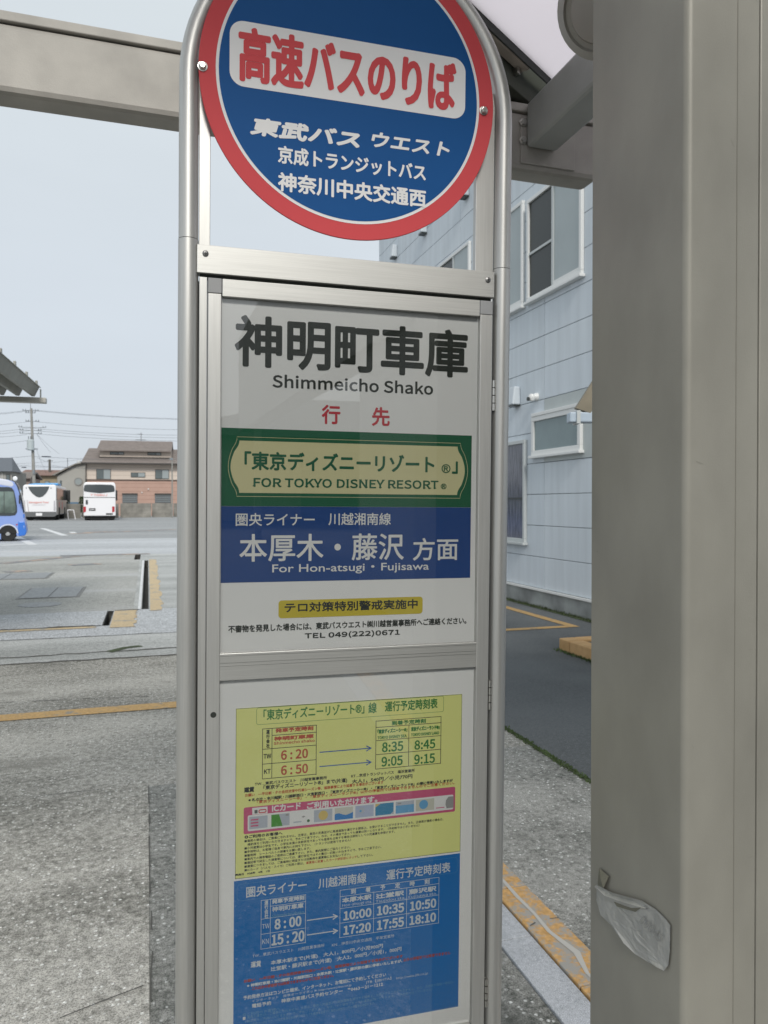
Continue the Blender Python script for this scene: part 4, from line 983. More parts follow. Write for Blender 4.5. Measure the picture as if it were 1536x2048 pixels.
TB('発車予定時刻', (544,1799), (609,1801.5), bold=.0004, h=9.5); TB('神明町車庫', (544,1814), (607,1817.5), bold=.0003, h=10.5); TB('Shinmecho shako', (544,1829.5), (608,1825), I_PBF, bold=.0002, h=6.5)
for k, c in enumerate('運行会社'): TB(c, (529,1801.5+k*9), (536.5,1809.5+k*9), bold=.0002)
TB('TW', (524.5,1849), (539,1856)); TB('KN', (524.6,1879), (537.5,1887))
TB('8 : 00', (549,1838.5), (603,1852), bold=.0008, res=3); TB('15 : 20', (543,1869.5), (609,1882), bold=.0008, res=3)
arrow(FB, (614,1841), (677,1832.5), I_PBW, .0018, .010); arrow(FB, (614,1870), (677,1861.5), I_PBW, .0018, .010)
for k, c in enumerate('到着予定時刻'):
    x = 701.7+k*29.5; y = 1778.5-k*3.9; TB(c, (x,y), (x+10,y+8.6), bold=.0003)
TB('本厚木駅', (684.5,1796), (743,1799.5), bold=.0005, h=10.5); TB('Hon-atsugi sta.', (684.5,1808.5), (744.5,1805.5), h=7); TB('辻堂駅', (752,1788), (808,1790.5), bold=.0005, h=10.5); TB('Tsujidou sta.', (751.5,1800.5), (811,1797.5), h=7)
TB('藤沢駅', (818,1779), (873,1781), bold=.0005, h=10.5); TB('Fujisawa sta.', (817.5,1791.5), (874,1788.5), h=7)
for s, a_, b_ in (('10:00',(687,1823),(743,1833.5)),('10:35',(754,1812.5),(808.3,1824)),('10:50',(820,1803.5),(872.6,1815)),('17:20',(687,1852),(742,1862.5)),('17:55',(754,1841.5),(808,1853)),('18:10',(819,1832),(872,1843))): TB(s, a_, b_, bold=.0008, res=3)
TB('TW…東武バスウエスト　川越営業事務所', (505,1909), (649,1895), h=6.8); TB('KN…神奈川中央交通西　平塚営業所', (664,1887), (788.7,1874.5), h=6.8)
TB('運賃', (501.5,1924), (522,1933), bold=.0003)
TB('本厚木駅まで(片道)　大人1，800円／小児900円', (541.6,1921.5), (766,1896), bold=.0002, h=10)
TB('辻堂駅・藤沢駅まで(片道)　大人2，000円／小児1，000円', (541.6,1934), (803,1904), bold=.0002, h=10.5)
TB('お願い　―平日朝・夕の自然渋滞や行楽シーズン等、道路事情により延着する場合がございます', (487.5,1959.5), (806,1914), I_PBR, bold=.0004, h=6.8)
TB('※ 神明町車庫・本川越駅・川越駅西口・本厚木駅・辻堂駅・藤沢駅の順に停車いたしますが、', (494,1968.5), (805,1923.5), bold=.0003, h=6.8)
TB('以外の停留所では降車できません', (807,1917), (901,1905.5), I_PBR, bold=.0003, h=7)
TB('これ以外の停留所では降車できませんのでご注意ください。', (504,1974), (667.5,1957), I_PBR, bold=.0004, h=7)
TB('予約発券方法はコンビニ端末、インターネット、お電話にて予約してください', (486.5,1992), (772.4,1951), bold=.0002, h=8.5)
TB('インターネット　発車オーライネット http://www.j-bus.co.jp', (504,2000), (703,1974), h=6.5); TB('JTB【JIBHTA】', (731.8,1962), (782.6,1960), h=7); TB('http://www.jtb.co.jp', (793,1954.5), (855.7,1948.5), h=6)
TB('電話予約　　神奈中高速バス予約センター　℡0463－21－1212', (504,2008), (765.7,1973.5), bold=.0002, h=8.5)
TB('◎ご利用のお客様へ', (485.7,2027), (560,2022), I_PBF, h=6.5)
def rowb(s, x0, x1, ytop, hpx, m):
    v1r = lp(489, ytop, W1)[1]; v0r = lp(489, ytop+hpx, W1)[1]; ua_ = lp(x0, ytop, W1)[0]; ub_ = lp(x1, ytop-(x1-489)*.14, W1)[0]
    return text(s, FB, (ua_, v0r, ub_, v1r), W1, m, Bp, res=1)
rowb('■', 485.7, 491, 2034, 6, I_PBW)
for k, (s, x0, x1) in enumerate(fine[:7]):
    if k < 3: rowb(s.replace('■',''), 494, (908,865,750)[k], 2033+k*8, 6, I_PBF)

def sticker_digits():
    vs, fs, asp = glyph('00045', 2); o = fp(1283, 1842); ax = fp(1324, 1884)-o; up = fp(1293, 1829)-o; b = MB()
    b.add([tuple(o+ax*x+up*y+Vector((-.0043,0,0))) for x, y in vs], fs); b.build('lettering', mat('stamped_digits', (.30,.30,.29), .5), stk, fix=False)
sticker_digits()
# ================================================================== far frame: X right, Y away, both seen from the stop
HZ = 1008.4; FRZ = -HEAD*.2
def far_empty(name, px, Z, label, cat, group=None):
    """thing whose local x runs to the right of the view and y away from it"""
    p = F0*Z + RT*((px-768)/FPX*Z)
    e = empty(name, (p.x, p.y, 0), FRZ); tag(e, label, cat, group); return e
class FF:
    def __init__(s, e, px, Z): s.e = e; s.px = px; s.Z = Z
    def x(s, px, dy=0.0):      # local x of a photo column on the plane dy behind the thing's front
        t = (px-768)/FPX; L = s.e.location; c, q = math.cos(FRZ), math.sin(FRZ)
        ox_, oy_ = L.x-q*dy, L.y+c*dy; d = F0+RT*t
        return (ox_*d.y-oy_*d.x)/(q*d.x-c*d.y)
    def z(s, py, dy=0.0): return EYE+(HZ-py)/FPX*(s.Z+dy)
    def box(s, name, a, b, c, d, y0, y1, m, parent=None, bevel=0):
        off = Vector((0,0,0)) if parent is None or parent == s.e else parent.location
        return MB().box(s.x(a)-off.x, s.x(c)-off.x, y0-off.y, y1-off.y, s.z(b)-off.z, s.z(d)-off.z).build(name, m, parent or s.e, bevel=bevel)
M_TILE = mat('brown_roof_tiles', (.21,.18,.165), .7, noise=.12, nscale=2)
M_CREAMW = mat('cream_pink_siding', (.60,.52,.45), .7, noise=.03, nscale=1)
M_TERRA = mat('terracotta_siding', (.44,.29,.235), .75, noise=.05, nscale=1)
M_BLK = mat('dark_brown_frame', (.06,.055,.05), .5)
M_WG = mat('far_window_glass', (.10,.125,.13), .15, spec=.8, noise=.2, nscale=.8)
M_WC = mat('curtained_window_glass', (.30,.34,.35), .3)
M_SHUT = mat('grey_roller_shutter', (.15,.17,.18), .55)
M_BLOCK = mat('weathered_block_wall', (.25,.24,.215), .9, noise=.25, nscale=1.2, detail=9, bump=.2, bscale=20)
def gable(fr, name, pxl, pxr, py_ridge, py_eave, depth, m, y0, over=.3, parent=None):
    """pitched roof, ridge parallel to the facade: slab pair"""
    xl, xr = fr.x(pxl), fr.x(pxr); zr, ze = fr.z(py_ridge, y0+depth/2), fr.z(py_eave, y0-over); th = .18
    b = MB(); b.prism([(y0-over, ze), (y0-over, ze+th), (y0+depth/2, zr), (y0+depth+over, ze+th), (y0+depth+over, ze), (y0+depth/2, zr-th)], 'x', xl, xr)
    o = b.build(name, m, parent or fr.e)
    n = max(4, int((xr-xl)/.9)); 
    rb = MB(); sl = (zr-ze-th)/(depth/2+over)
    L = depth/2+over
    for i in range(1, 7):      # tile courses
        yy = y0-over+L*i/7; zz = ze+th+sl*(L*i/7)
        rb.box(xl, xr, yy-.02, yy+.06, zz-.02, zz+.035)
    rb.build('tile_courses', m, o); return o
# --- two-tone apartment house
hs = far_empty('two_tone_house', 262, 96, 'two-storey house with brown tiled roof, cream upper floor and terracotta lower floor', 'house')
f = FF(hs, 262, 96)
f.box('lower_wall', 174, 1036, 520, 961, 0, 12, M_TERRA); f.box('upper_wall', 172.5, 959.5, 521, 926, -.05, 12.05, M_CREAMW)
f.box('belt_course', 172, 960.6, 521.5, 959, -.14, 12.1, mat('brown_belt', (.13,.10,.085), .6))
for k in range(3): f.box('siding_joint', 173, 935+k*8, 520, 934.4+k*8, -.062, -.05, mat('siding_line', (.42,.36,.31), .7))
for k in range(7): f.box('siding_joint', 175, 967+k*8, 520, 966.5+k*8, -.012, 0, mat('siding_line_dark', (.33,.20,.155), .7))
gable(f, 'main_roof', 165, 530, 898, 928.5, 12.2, M_TILE, -.1, .9)
f.box('eave_gutter', 165, 928.8, 530, 926.5, -1.15, -1.0, M_BLK)
f.box('dormer_wall', 197, 914.5, 342, 899, 1.2, 8, M_CREAMW); f.box('dormer_base_trim', 196.5, 915, 342.5, 913, 1.1, 1.25, M_BLK)
gable(f, 'dormer_roof', 193, 343.5, 882, 902.5, 7, M_TILE, 1.2, .8)
for a, b_ in ((218,247),(294,322)):
    w = f.box('window', a, 909, b_, 903, 1.14, 1.2, M_BLK); f.box('pane', a+1.2, 908, (a+b_)/2+3, 904, 1.11, 1.14, M_WG, w); f.box('pane', (a+b_)/2+4, 908, b_-1.2, 904, 1.11, 1.14, M_WC, w)
for (a, t, c, bt) in ((193,939,222,959.3),(262,945,291,954.5),(310.5,938.5,338.5,957.5)):
    w = f.box('window', a, bt, c, t, -.12, -.05, M_BLK)
    f.box('pane', a+1, bt-1, (a+c)/2-.3, t+1, -.15, -.12, M_WG, w); f.box('pane', (a+c)/2+.3, bt-1, c-1, t+1, -.15, -.12, M_WC, w)
for a, c in ((245,275),(310,342)):
    w = f.box('shutter', a, 1006, c, 987, -.12, 0, M_SHUT); f.box('shutter_box', a-.5, 989.5, c+.5, 986.5, -.22, -.12, M_BLK, w)
    for k in range(4): f.box('shutter_slat', a+.5, 993+k*4, c-.5, 992.5+k*4, -.14, -.12, M_BLK, w)
for x, y in ((297,978),(284,985)): 
    f.box('vent_cap', x-1.3, y+1.5, x+1.3, y-1.5, -.15, 0, mat('white_cap', (.6,.58,.55), .5), bevel=.03)
f.box('downpipe', 173.2, 1030, 174.2, 929, -.2, -.1, M_BLK)
aw = MB(); ax = f.x(277); az0 = f.z(883); az1 = f.z(858)
aw.tube([(ax,5,az0),(ax,5,az1)], .035, 8); aw.tube([(ax-.75,5,f.z(873)),(ax+.6,5,f.z(873))], .03, 6)
for k in range(6): aw.tube([(ax-.6+k*.22,4.6,f.z(873)),(ax-.6+k*.22,5.4,f.z(873))], .015, 5)
aw.tube([(ax-.5,5,f.z(861)),(ax+.2,5,f.z(861))], .02, 6)
o = aw.build('roof_antenna', M_BLK); o.parent = hs
# --- grey house with the round window
gh = far_empty('grey_house', 145, 99, 'grey rendered house with a round window and single sloping roof', 'house')
f = FF(gh, 145, 99)
M_GREYW = mat('pale_grey_render', (.38,.375,.35), .75, noise=.06, nscale=.5)
prof = [(115,1036),(171,1036),(171,927),(152,930),(136,939),(115,952)]
MB().prism([(f.x(a), f.z(b_)) for a, b_ in prof], 'y', 0, 9).build('wall', M_GREYW, gh)
rp_ = [(104,951),(110,951),(137,937),(153,929),(171,926),(171,924.5),(152,927),(135,935),(108,949)]
MB().prism([(f.x(a), f.z(b_)) for a, b_ in rp_], 'y', -.5, 9.5).build('roof', mat('grey_roof_edge', (.25,.24,.22), .7), gh)
b = MB(); b.lathe([(.53,-.02),(.53,-.12),(.42,-.12),(.42,-.02)], 28, ox=f.x(157), oz=f.z(963), axis='y'); rw = b.build('round_window_frame', mat('grey_ring', (.27,.27,.26), .6), gh, smooth=True)
MB().lathe([(.42,-.06),(.41,-.08)], 28, ox=f.x(157), oz=f.z(963), axis='y').build('pane', M_WC, rw)
f.box('window', 120, 971, 124, 961, -.06, 0, M_WG)
f.box('chimney_block', 146, 929, 155, 918, 3, 4.5, mat('white_tank', (.5,.52,.53), .6), bevel=.2)
f.box('fence_panel', 136, 1010, 169, 1004.5, -4.5, -4.4, mat('blue_sheet', (.08,.16,.25), .5))
# --- brown and dark houses at the left
bh = far_empty('brown_house', 80, 118, 'low brown-roofed house behind the utility poles', 'house'); f = FF(bh, 80, 118)
f.box('wall', 52, 1032, 114, 950, 0, 8, mat('ochre_wall', (.30,.25,.17), .8, noise=.1, nscale=.6)); gable(f, 'roof', 40, 118, 940, 951, 8, mat('red_brown_tiles', (.24,.16,.135), .75, noise=.1, nscale=2), 0, .7)
for a in (66, 90): w = f.box('window', a, 972, a+9, 962, -.08, 0, M_BLK); f.box('pane', a+1, 971, a+8, 963, -.11, -.08, M_WC, w)
bh2 = far_empty('low_house', 42, 104, 'small grey-brown house beside the dark gabled one', 'house'); f = FF(bh2, 42, 104)
f.box('wall', 26, 1034, 60, 956, 0, 7, mat('dull_pink_wall', (.27,.21,.19), .8)); gable(f, 'roof', 22, 64, 944, 957, 7, mat('grey_brown_tiles', (.22,.195,.18), .75), 0, .6)
for a in (32, 45): w = f.box('window', a, 978, a+7, 965, -.08, 0, M_BLK); f.box('pane', a+1, 977, a+6, 966, -.11, -.08, M_WC, w)
dh = far_empty('dark_gabled_house', 8, 92, 'dark-roofed gabled house at the far left behind the blue minibus', 'house'); f = FF(dh, 8, 92)
f.box('wall', -30, 1035, 24, 942, 0, 8, mat('grey_house_wall', (.33,.33,.31), .8, noise=.08, nscale=.7))
b = MB(); zr = f.z(914); 
b.hexa([(f.x(-32),-.6,f.z(943)),(f.x(27.5),-.6,f.z(943)),(f.x(27.5),4.6,f.z(943)),(f.x(-32),4.6,f.z(943)),(f.x(-30),1.8,zr),(f.x(17.5),1.8,zr),(f.x(17.5),2.2,zr),(f.x(-30),2.2,zr)])
b.build('roof', mat('slate_blue_roof', (.12,.135,.155), .5), dh)
w = f.box('window', 12.5, 965, 21, 948.5, -.08, 0, M_BLK); f.box('pane', 13.3, 964, 20, 949.5, -.11, -.08, M_WG, w)
f.box('drainpipe', 4.5, 1035, 6, 944, -.12, 0, mat('white_pipe', (.5,.5,.48), .5))
# --- block wall at the back of the yard, panel by panel
bw = far_empty('block_wall', 262, 84, 'weathered grey concrete block wall closing the back of the bus yard', 'wall'); f = FF(bw, 262, 84)
cuts = [134, 169, 240, 302, 345, 420, 500]
for a, c in zip(cuts[:-1], cuts[1:]):
    yo = -(262-(a+c)/2)/262*7
    f.box('wall_panel', a+.25, 1036, c-.25, 1006.4 if c > 240 else 1007.5, yo, yo+.2, M_BLOCK, bevel=.02)
    if c > 170:
        n = int((c-a)/12)
        for k in range(1, n): f.box('buttress_line', a+k*(c-a)/n-.12, 1035, a+k*(c-a)/n+.12, 1008, yo-.008, yo, mat('block_joint', (.17,.165,.15), .9))
    for k in range(1, 4): f.box('coping_joint', a+.4, 1007+k*6.6, c-.4, 1006.7+k*6.6, yo-.008, yo, mat('block_joint', (.18,.175,.155), .9))
# shrub behind the wall
def shrub(px, Z, z0, w, h, label, n=900, col=(.06,.10,.035)):
    e = far_empty('shrub', px, Z, label, 'shrub'); b = MB(); rnd = random.Random(px)
    for i in range(n):
        a = rnd.uniform(0, 6.28); rr = rnd.random()**.5; t = rnd.random()
        x = math.cos(a)*rr*w*(1-.5*t); y = math.sin(a)*rr*w*.8*(1-.5*t); z = z0+t*h; s = rnd.uniform(.05,.11)
        d = Vector((rnd.gauss(0,1), rnd.gauss(0,1), rnd.gauss(0,1))).normalized(); d2 = d.cross(Vector((0,.3,1))).normalized()
        p = Vector((x,y,z)); b.add([p-d*s, p+d2*s*.6, p+d*s, p-d2*s*.6], [(0,1,2,3)])
    b.build('foliage', mat('shrub_leaf', col, .8, noise=.5, nscale=1.5), e, fix=False)
    MB().tube([(0,0,0),(0,0,z0+h*.5)], .06, 8, r2=.02).build('stem', M_BLK, e); return e
shrub(164, 88, .5, .55, 1.9, 'green shrub showing above the wall between the two coaches')
shrub(136, 86, .5, .35, 2.4, 'dark narrow shrub beside the front of the left coach', col=(.03,.045,.03))
shrub(30, 86, .3, 1.1, 3.2, 'dark shrub behind the blue minibus at the far left', col=(.05,.055,.04))
shrub(46, 88, .3, .8, 2.4, 'reddish shrub between the minibus and the left coach', col=(.16,.09,.075))
# --- utility poles and wires
M_CONC = mat('utility_pole_concrete', (.27,.265,.245), .85, noise=.12, nscale=2)
M_WIRE = mat('cable_black', (.10,.11,.13), .7); M_INS = mat('insulator_grey', (.2,.22,.24), .5)
up1 = far_empty('utility_pole', 64.5, 80, 'tall concrete utility pole with cross-arms and a transformer drum behind the left coach', 'utility pole'); f = FF(up1, 64.5, 80)
MB().tube([(0.3,0,0),(-.05,0,f.z(817))], .21, 16, r2=.11).build('shaft', M_CONC, up1, smooth=True)
MB().tube([(-.1,0,f.z(822)),(-.13,0,f.z(806))], .03, 6).build('lightning_rod', M_INS, up1)
for (y, wl_, wr_) in ((822,46,78),(843,52,79),(855,38,93),(861,40,84),(867,40,84),(826,52,72)):
    MB().box(f.x(wl_), f.x(wr_), -.05, .05, f.z(y)-.025, f.z(y)+.025).build('cross_arm', M_INS, up1)
    for xx in (wl_+1, wl_+6, wr_-6, wr_-1): MB().lathe([(.03,0),(.05,.04),(.035,.09),(.05,.12),(.02,.15)], 8, ox=f.x(xx), oz=f.z(y)+.03).build('insulator', M_INS, up1)
M_TRF = mat('transformer_paint', (.42,.47,.48), .5)
tr = MB().lathe([(.30,0),(.36,.05),(.36,1.05),(.28,1.15)], 20, ox=f.x(63), oy=-.3, oz=f.z(901)).build('transformer', M_TRF, up1, smooth=True)
for xx in (-.2,.0,.2): MB().tube([(f.x(63)+xx,-.3,f.z(881)),(f.x(63)+xx,-.3,f.z(873))], .04, 6).build('bushing', M_INS, tr)
MB().box(f.x(52), f.x(76), -.1, .1, f.z(898)-.05, f.z(898)+.05).build('transformer_bracket', M_INS, up1)
MB().box(.12,.3,-.3,-.1,f.z(948),f.z(940)).build('junction_box', M_INS, up1)
up2 = far_empty('utility_pole', 100, 120, 'thin dark utility pole standing between the brown house and the grey house', 'utility pole'); f2 = FF(up2, 100, 120)
MB().tube([(0,0,0),(-.02,0,f2.z(919))], .25, 10, r2=.17).build('shaft', mat('dark_pole', (.12,.115,.10), .8), up2)
MB().box(f2.x(95), f2.x(106), -.05,.05, f2.z(922.5), f2.z(921)).build('cross_arm', M_INS, up2)
up3 = far_empty('slim_post', 344.5, 82, 'slim grey post standing against the right end of the two-tone house', 'post'); f3 = FF(up3, 344.5, 82)
MB().tube([(0,0,0),(0,0,f3.z(915))], .075, 10).build('shaft', M_CONC, up3)
MB().box(-.25,.1,-.1,.1,f3.z(920),f3.z(916)).build('post_head', M_INS, up3)
up4 = far_empty('roof_mast', 135.5, 130, 'thin antenna mast rising behind the grey house', 'antenna'); f4 = FF(up4, 135.5, 130)
MB().tube([(0,0,0),(0,0,f4.z(916))], .06, 6).build('mast', M_INS, up4)
def wire(a, c, sag, r, label, group='overhead wires'):
    (pa, ya, Za), (pc, yc, Zc) = a, c
    A_ = F0*Za+RT*((pa-768)/FPX*Za)+Vector((0,0,EYE+(HZ-ya)/FPX*Za)); C_ = F0*Zc+RT*((pc-768)/FPX*Zc)+Vector((0,0,EYE+(HZ-yc)/FPX*Zc))
    pts = []
    for k in range(17):
        t = k/16; p = A_.lerp(C_, t); p.z -= sag*4*t*(1-t); pts.append(p-A_)
    o = MB().tube(pts, r, 5).build('overhead_wire', M_WIRE, fix=False); o.location = A_; tag(o, label, 'wire', group); return o
ORD = ['topmost','second','third','fourth','fifth','sixth','seventh','lowest']
for k, (y0, y1) in enumerate(((820,838),(821.5,839.5),(843,860),(857,870),(861,876),(867,882),(913,917),(931,940))):
    wire((66,y0,80),(420,y1,86), .25, .015, ORD[k]+' of the overhead wires running right from the concrete utility pole')
for k, (y0, y1) in enumerate(((820,825),(821.2,829),(843,848),(856,862),(861,866),(868,872),(880,889),(912,912))):
    wire((63,y0,80),(-120,y1+4,74), .2, .014, ORD[k]+' of the overhead wires running left from the concrete utility pole', 'overhead wires to the left')
for (x0,y0,x1,y1,lb2) in ((74,868,119,908,'slack service wire falling from the pole arms to the grey house gable'),(74,868,102,905,'slack service wire falling steeply from the pole arms to the thin pole top'),
    (72,895,92,945,'service wire dropping from the transformer to the brown roof'),(75,915,102,925,'service wire from the concrete pole to the thin dark pole'),
    (26,927,100,922,'wire from the dark gabled house to the thin dark pole'),(28,932,180,934,'level wire passing low behind both utility poles'),
    (28,928,60,930,'short wire from the dark gabled house to the concrete pole'),(100,925,180,915,'wire rising from the thin dark pole towards the two-tone house'),
    (100,930,180,937,'wire falling from the thin dark pole towards the two-tone house')):
    wire((x0,y0,81),(x1,y1,100), .1, .012, lb2, 'service wires')
cb_ = wire((84,913,79),(102,913.5,79), 0, .06, 'thick black cable splice on the wires right of the concrete pole'); cb_.name = 'cable_splice'; cb_['category'] = 'cable splice'; del cb_['group']
cb_ = wire((44,935,79),(53,935,79), 0, .06, 'thick black cable splice on the wires left of the concrete pole'); cb_.name = 'cable_splice'; cb_['category'] = 'cable splice'; del cb_['group']
# ================================================================== vehicles
M_BUSW = mat('coach_white_paint', (.80,.80,.82), .25, spec=.6); M_TYRE = mat('tyre_rubber', (.02,.02,.02), .85); M_UNDER = mat('coach_underbody', (.02,.02,.02), .9)
M_GLB = mat('tinted_coach_glass', (.06,.072,.078), .08, spec=.9); M_GREYB = mat('grey_bumper', (.12,.125,.13), .5); M_REDL = mat('red_tail_light', (.42,.03,.04), .3); M_RIM = mat('wheel_rim', (.5,.5,.5), .35, .7)
M_LBLUE = mat('light_blue_paint', (.08,.32,.62), .35); M_BLKP = mat('mirror_black', (.03,.03,.03), .5); M_SIDEA = mat('coach_side_beige', (.52,.47,.43), .35)
def wheel(par, x, y, r, w, side):
    """axle along x; side = +1 shows the rim towards +x"""
    e = MB(); e.lathe([(r*.62,-w/2),(r*.93,-w/2),(r,-w/2+.03),(r,w/2-.03),(r*.93,w/2),(r*.62,w/2)], 32, ox=x, oy=y, oz=r, axis='x'); o = e.build('wheel', M_TYRE, par, smooth=True)
    MB().lathe([(r*.60,side*(w/2-.02)),(r*.56,side*(w/2-.06)),(r*.25,side*(w/2-.05)),(r*.22,side*(w/2+.0)),(r*.05,side*(w/2+.01))], 28, ox=x, oy=y, oz=r, axis='x').build('rim', M_RIM, o, smooth=True); return o
def coachbody(par, w, L, z0, z1, mats, round_=.28):
    """rear face at y=0 (towards the viewer), forward +y"""
    hw = w/2; prof = [(-hw, z0), (hw, z0), (hw, z1-round_)]
    for k in range(1, 6): a = math.pi/2*k/5; prof.append((hw-round_*.6+round_*.6*math.cos(a), z1-round_+round_*math.sin(a)))
    for k in range(5, 0, -1): a = math.pi/2*k/5; prof.append((-hw+round_*.6-round_*.6*math.cos(a), z1-round_+round_*math.sin(a)))
    prof.append((-hw, z1-round_))
    o = MB().prism(prof, 'y', 0, L).build('body', mats, par, bevel=.08, seg=3); return o
Zb = 69.0; sc = Zb/FPX
def far_world(px, py_ground):
    return onz(px, py_ground)
# coach B: tail towards us, white, dark curved rear window
pB = F0*Zb + RT*((199.5-768)*sc)
cb = empty('coach', (pB.x, pB.y, 0), math.radians(3.5)); tag(cb, 'white coach parked tail-on with dark curved rear window and red tail lights', 'coach', 'white coaches parked along the back wall')
wB = 60*sc; hB = EYE+(HZ-964.5)*sc
coachbody(cb, wB, 11, .42, hB, M_BUSW, .35)
def rearpoly(par, pts, cx, m, name, y0=-.02, y1=.05, base=1040):
    return MB().prism([((x-cx)*sc, EYE+(HZ-y)*sc) for x, y in pts], 'y', y0, y1).build(name, m, par)
CXB = 199.5
rearpoly(cb, [(169.8,980),(171,971),(176,969.5),(199,969),(222,969.5),(226.5,972),(228,981),(226.5,983.5),(214,985),(199,986.5),(185,985),(171,983)], CXB, M_GLB, 'rear_window')
rearpoly(cb, [(170,994.3),(229,994.3),(229,995.3),(170,995.3)], CXB, M_GREYB, 'trim_line', -.025)
rearpoly(cb, [(173.5,1000),(177.5,1000),(177.5,1009),(173.5,1009)], CXB, M_GLB, 'door_recess')
for x0 in (169.2,222.8): rearpoly(cb, [(x0,1013),(x0+4.6,1013),(x0+4.6,1023),(x0,1025)], CXB, M_REDL, 'tail_light', -.04)
rearpoly(cb, [(179.5,1016.5),(191.5,1016.5),(191.5,1021.5),(179.5,1021.5)], CXB, M_BLKP, 'number_plate', -.03)
rearpoly(cb, [(180.8,1018.6),(190,1018.6),(190,1019.6),(180.8,1019.6)], CXB, M_BUSW, 'plate_digits', -.036)
rearpoly(cb, [(171,1030),(228,1030),(228,1038),(171,1038)], CXB, M_UNDER, 'underside', .3, .4)
rearpoly(cb, [(211,1026.5),(224,1026.5),(224,1029.5),(211,1029.5)], CXB, M_BLKP, 'exhaust_cover', -.02)
for x in (-wB/2+.32, wB/2-.32):
    for y in (2.6, 8.4): wheel(cb, x, y, .5, .5, 1 if x > 0 else -1)
for sx in (-1, 1):
    for k in range(5): MB().box(sx*wB/2-.02, sx*wB/2+.02, .6+k*2, 2.45+k*2, 1.75, 2.75).build('side_window', M_GLB, cb)
MB().box(wB/2+.05, wB/2+.42, 10.6, 10.9, 1.9, 3.0).build('mirror', M_BLKP, cb, bevel=.06)
rearpoly(cb, [(230,979),(233.5,979),(234.5,982),(234.5,995),(232.5,995.5),(230.8,991),(230.3,983)], CXB, M_BLKP, 'mirror', 10.2, 10.4)
def bustext(par, s, cx, x0, y0, x1, y1, m, y=-.03, bold=.0):
    vs, fs, asp = glyph(s, 2); b = MB(); offs = [(0,0)]+([(bold,0),(-bold,0),(0,bold),(0,-bold)] if bold else [])
    for k, (du, dv) in enumerate(offs): b.add([((x0-cx)*sc+u*(x1-x0)*sc+du, y-k*.001, EYE+(HZ-y1)*sc+v*(y1-y0)*sc+dv) for u, v in vs], fs)
    return b.build('lettering', m, par, fix=False)
I_BR = ink('coach_red_lettering', (.74,.42,.40)); I_BG = ink('coach_grey_lettering', (.5,.46,.48))
bustext(cb, '7 TOBU /', CXB, 182.5, 988.2, 214, 992.4, I_BR, bold=.02)
# coach A: white tail with V shaped window, seen a little from its right side
wA = 61*sc; cxA = 79.5; hA = EYE+(HZ-969.5)*sc
pA = F0*Zb + RT*((cxA-768)*sc)
ca_ = empty('coach', (pA.x, pA.y, 0), math.radians(1.0)); tag(ca_, 'white coach with V-shaped rear window, pale blue roof fairing and grey bumper', 'coach', 'white coaches parked along the back wall')
cbody = coachbody(ca_, wA, 11, .5, hA, M_BUSW, .30)
MB().box(wA/2+.002, wA/2+.03, .5, 10.6, .6, 1.85).build('side_skirt', M_SIDEA, ca_, bevel=.02)
MB().box(wA/2+.002, wA/2+.045, .15, 10.7, 1.9, 3.0).build('side_window', M_GLB, ca_, bevel=.05)
MB().box(-wA/2-.03, -wA/2-.002, .15, 10.7, 1.9, 3.0).build('side_window', M_GLB, ca_, bevel=.05)
MB().prism([(-.9,hA-.02),(.9,hA-.02),(1.0,hA+.05),(.85,hA+.16),(-.5,hA+.14),(-1.0,hA+.05)], 'y', .2, 10.5).build('roof_fairing', M_LBLUE, ca_, bevel=.05)
MB().box(.1, 1.1, 5.5, 8.5, hA+.1, hA+.32).build('roof_unit', M_LBLUE, ca_, bevel=.08)
rearpoly(ca_, [(58.5,973.5),(97.5,972.8),(95,980),(91,987),(85,993),(79,995),(73,993),(66,987),(61,980)], cxA, M_GLB, 'rear_window')
rearpoly(ca_, [(49,1023.5),(110,1023.5),(110,1031),(106,1033.5),(52,1033.5),(49,1031)], cxA, M_GREYB, 'bumper', -.06)
rearpoly(ca_, [(72.5,1026),(84,1026),(84,1031.5),(72.5,1031.5)], cxA, M_BUSW, 'number_plate', -.09)
rearpoly(ca_, [(50,1033),(109,1033),(109,1038.5),(50,1038.5)], cxA, M_UNDER, 'underside', .3, .4)
for x in (50.5, 105.5): rearpoly(ca_, [(x,1001),(x+2.2,1001),(x+2.8,1021),(x-.6,1021)], cxA, mat('pale_light_cluster', (.45,.45,.48), .3), 'light_cluster', -.04)
rearpoly(ca_, [(56,1000),(57,1000),(60,1023),(58.5,1023)], cxA, I_BG, 'panel_line', -.025)
bustext(ca_, 'Sanagami Tour', cxA, 59.5, 1003, 96.5, 1007, I_BR, bold=.015)
bustext(ca_, '---------------', cxA, 66, 1009.3, 90, 1010.3, I_BG)
for (x0, x1) in ((116,119),(124,127)):
    MB().box(wA/2+.03, wA/2+.034, 2+(x0-116)*.4, 3.2+(x0-116)*.4, 1.0, 1.7).build('side_graphic', I_BR, ca_)
for x in (-wA/2+.30, wA/2-.26):
    for y in (2.6, 8.6): wheel(ca_, x, y, .5, .5, 1 if x > 0 else -1)
for y in (2.6, 8.6): MB().box(wA/2+.03, wA/2+.036, y-.62, y+.62, .5, 1.2).build('wheel_arch', M_UNDER, ca_, bevel=.003)
MB().box(wA/2+.05, wA/2+.4, 10.7, 11.0, 1.9, 3.0).build('mirror', M_BLKP, ca_, bevel=.06)
rearpoly(ca_, [(99.5,975),(101,975),(101,977.5),(99.5,977.5)], cxA, M_GREYB, 'marker_lamp', -.03)
rearpoly(ca_, [(54.5,975),(56,975),(56,977.5),(54.5,977.5)], cxA, M_GREYB, 'marker_lamp', -.03)
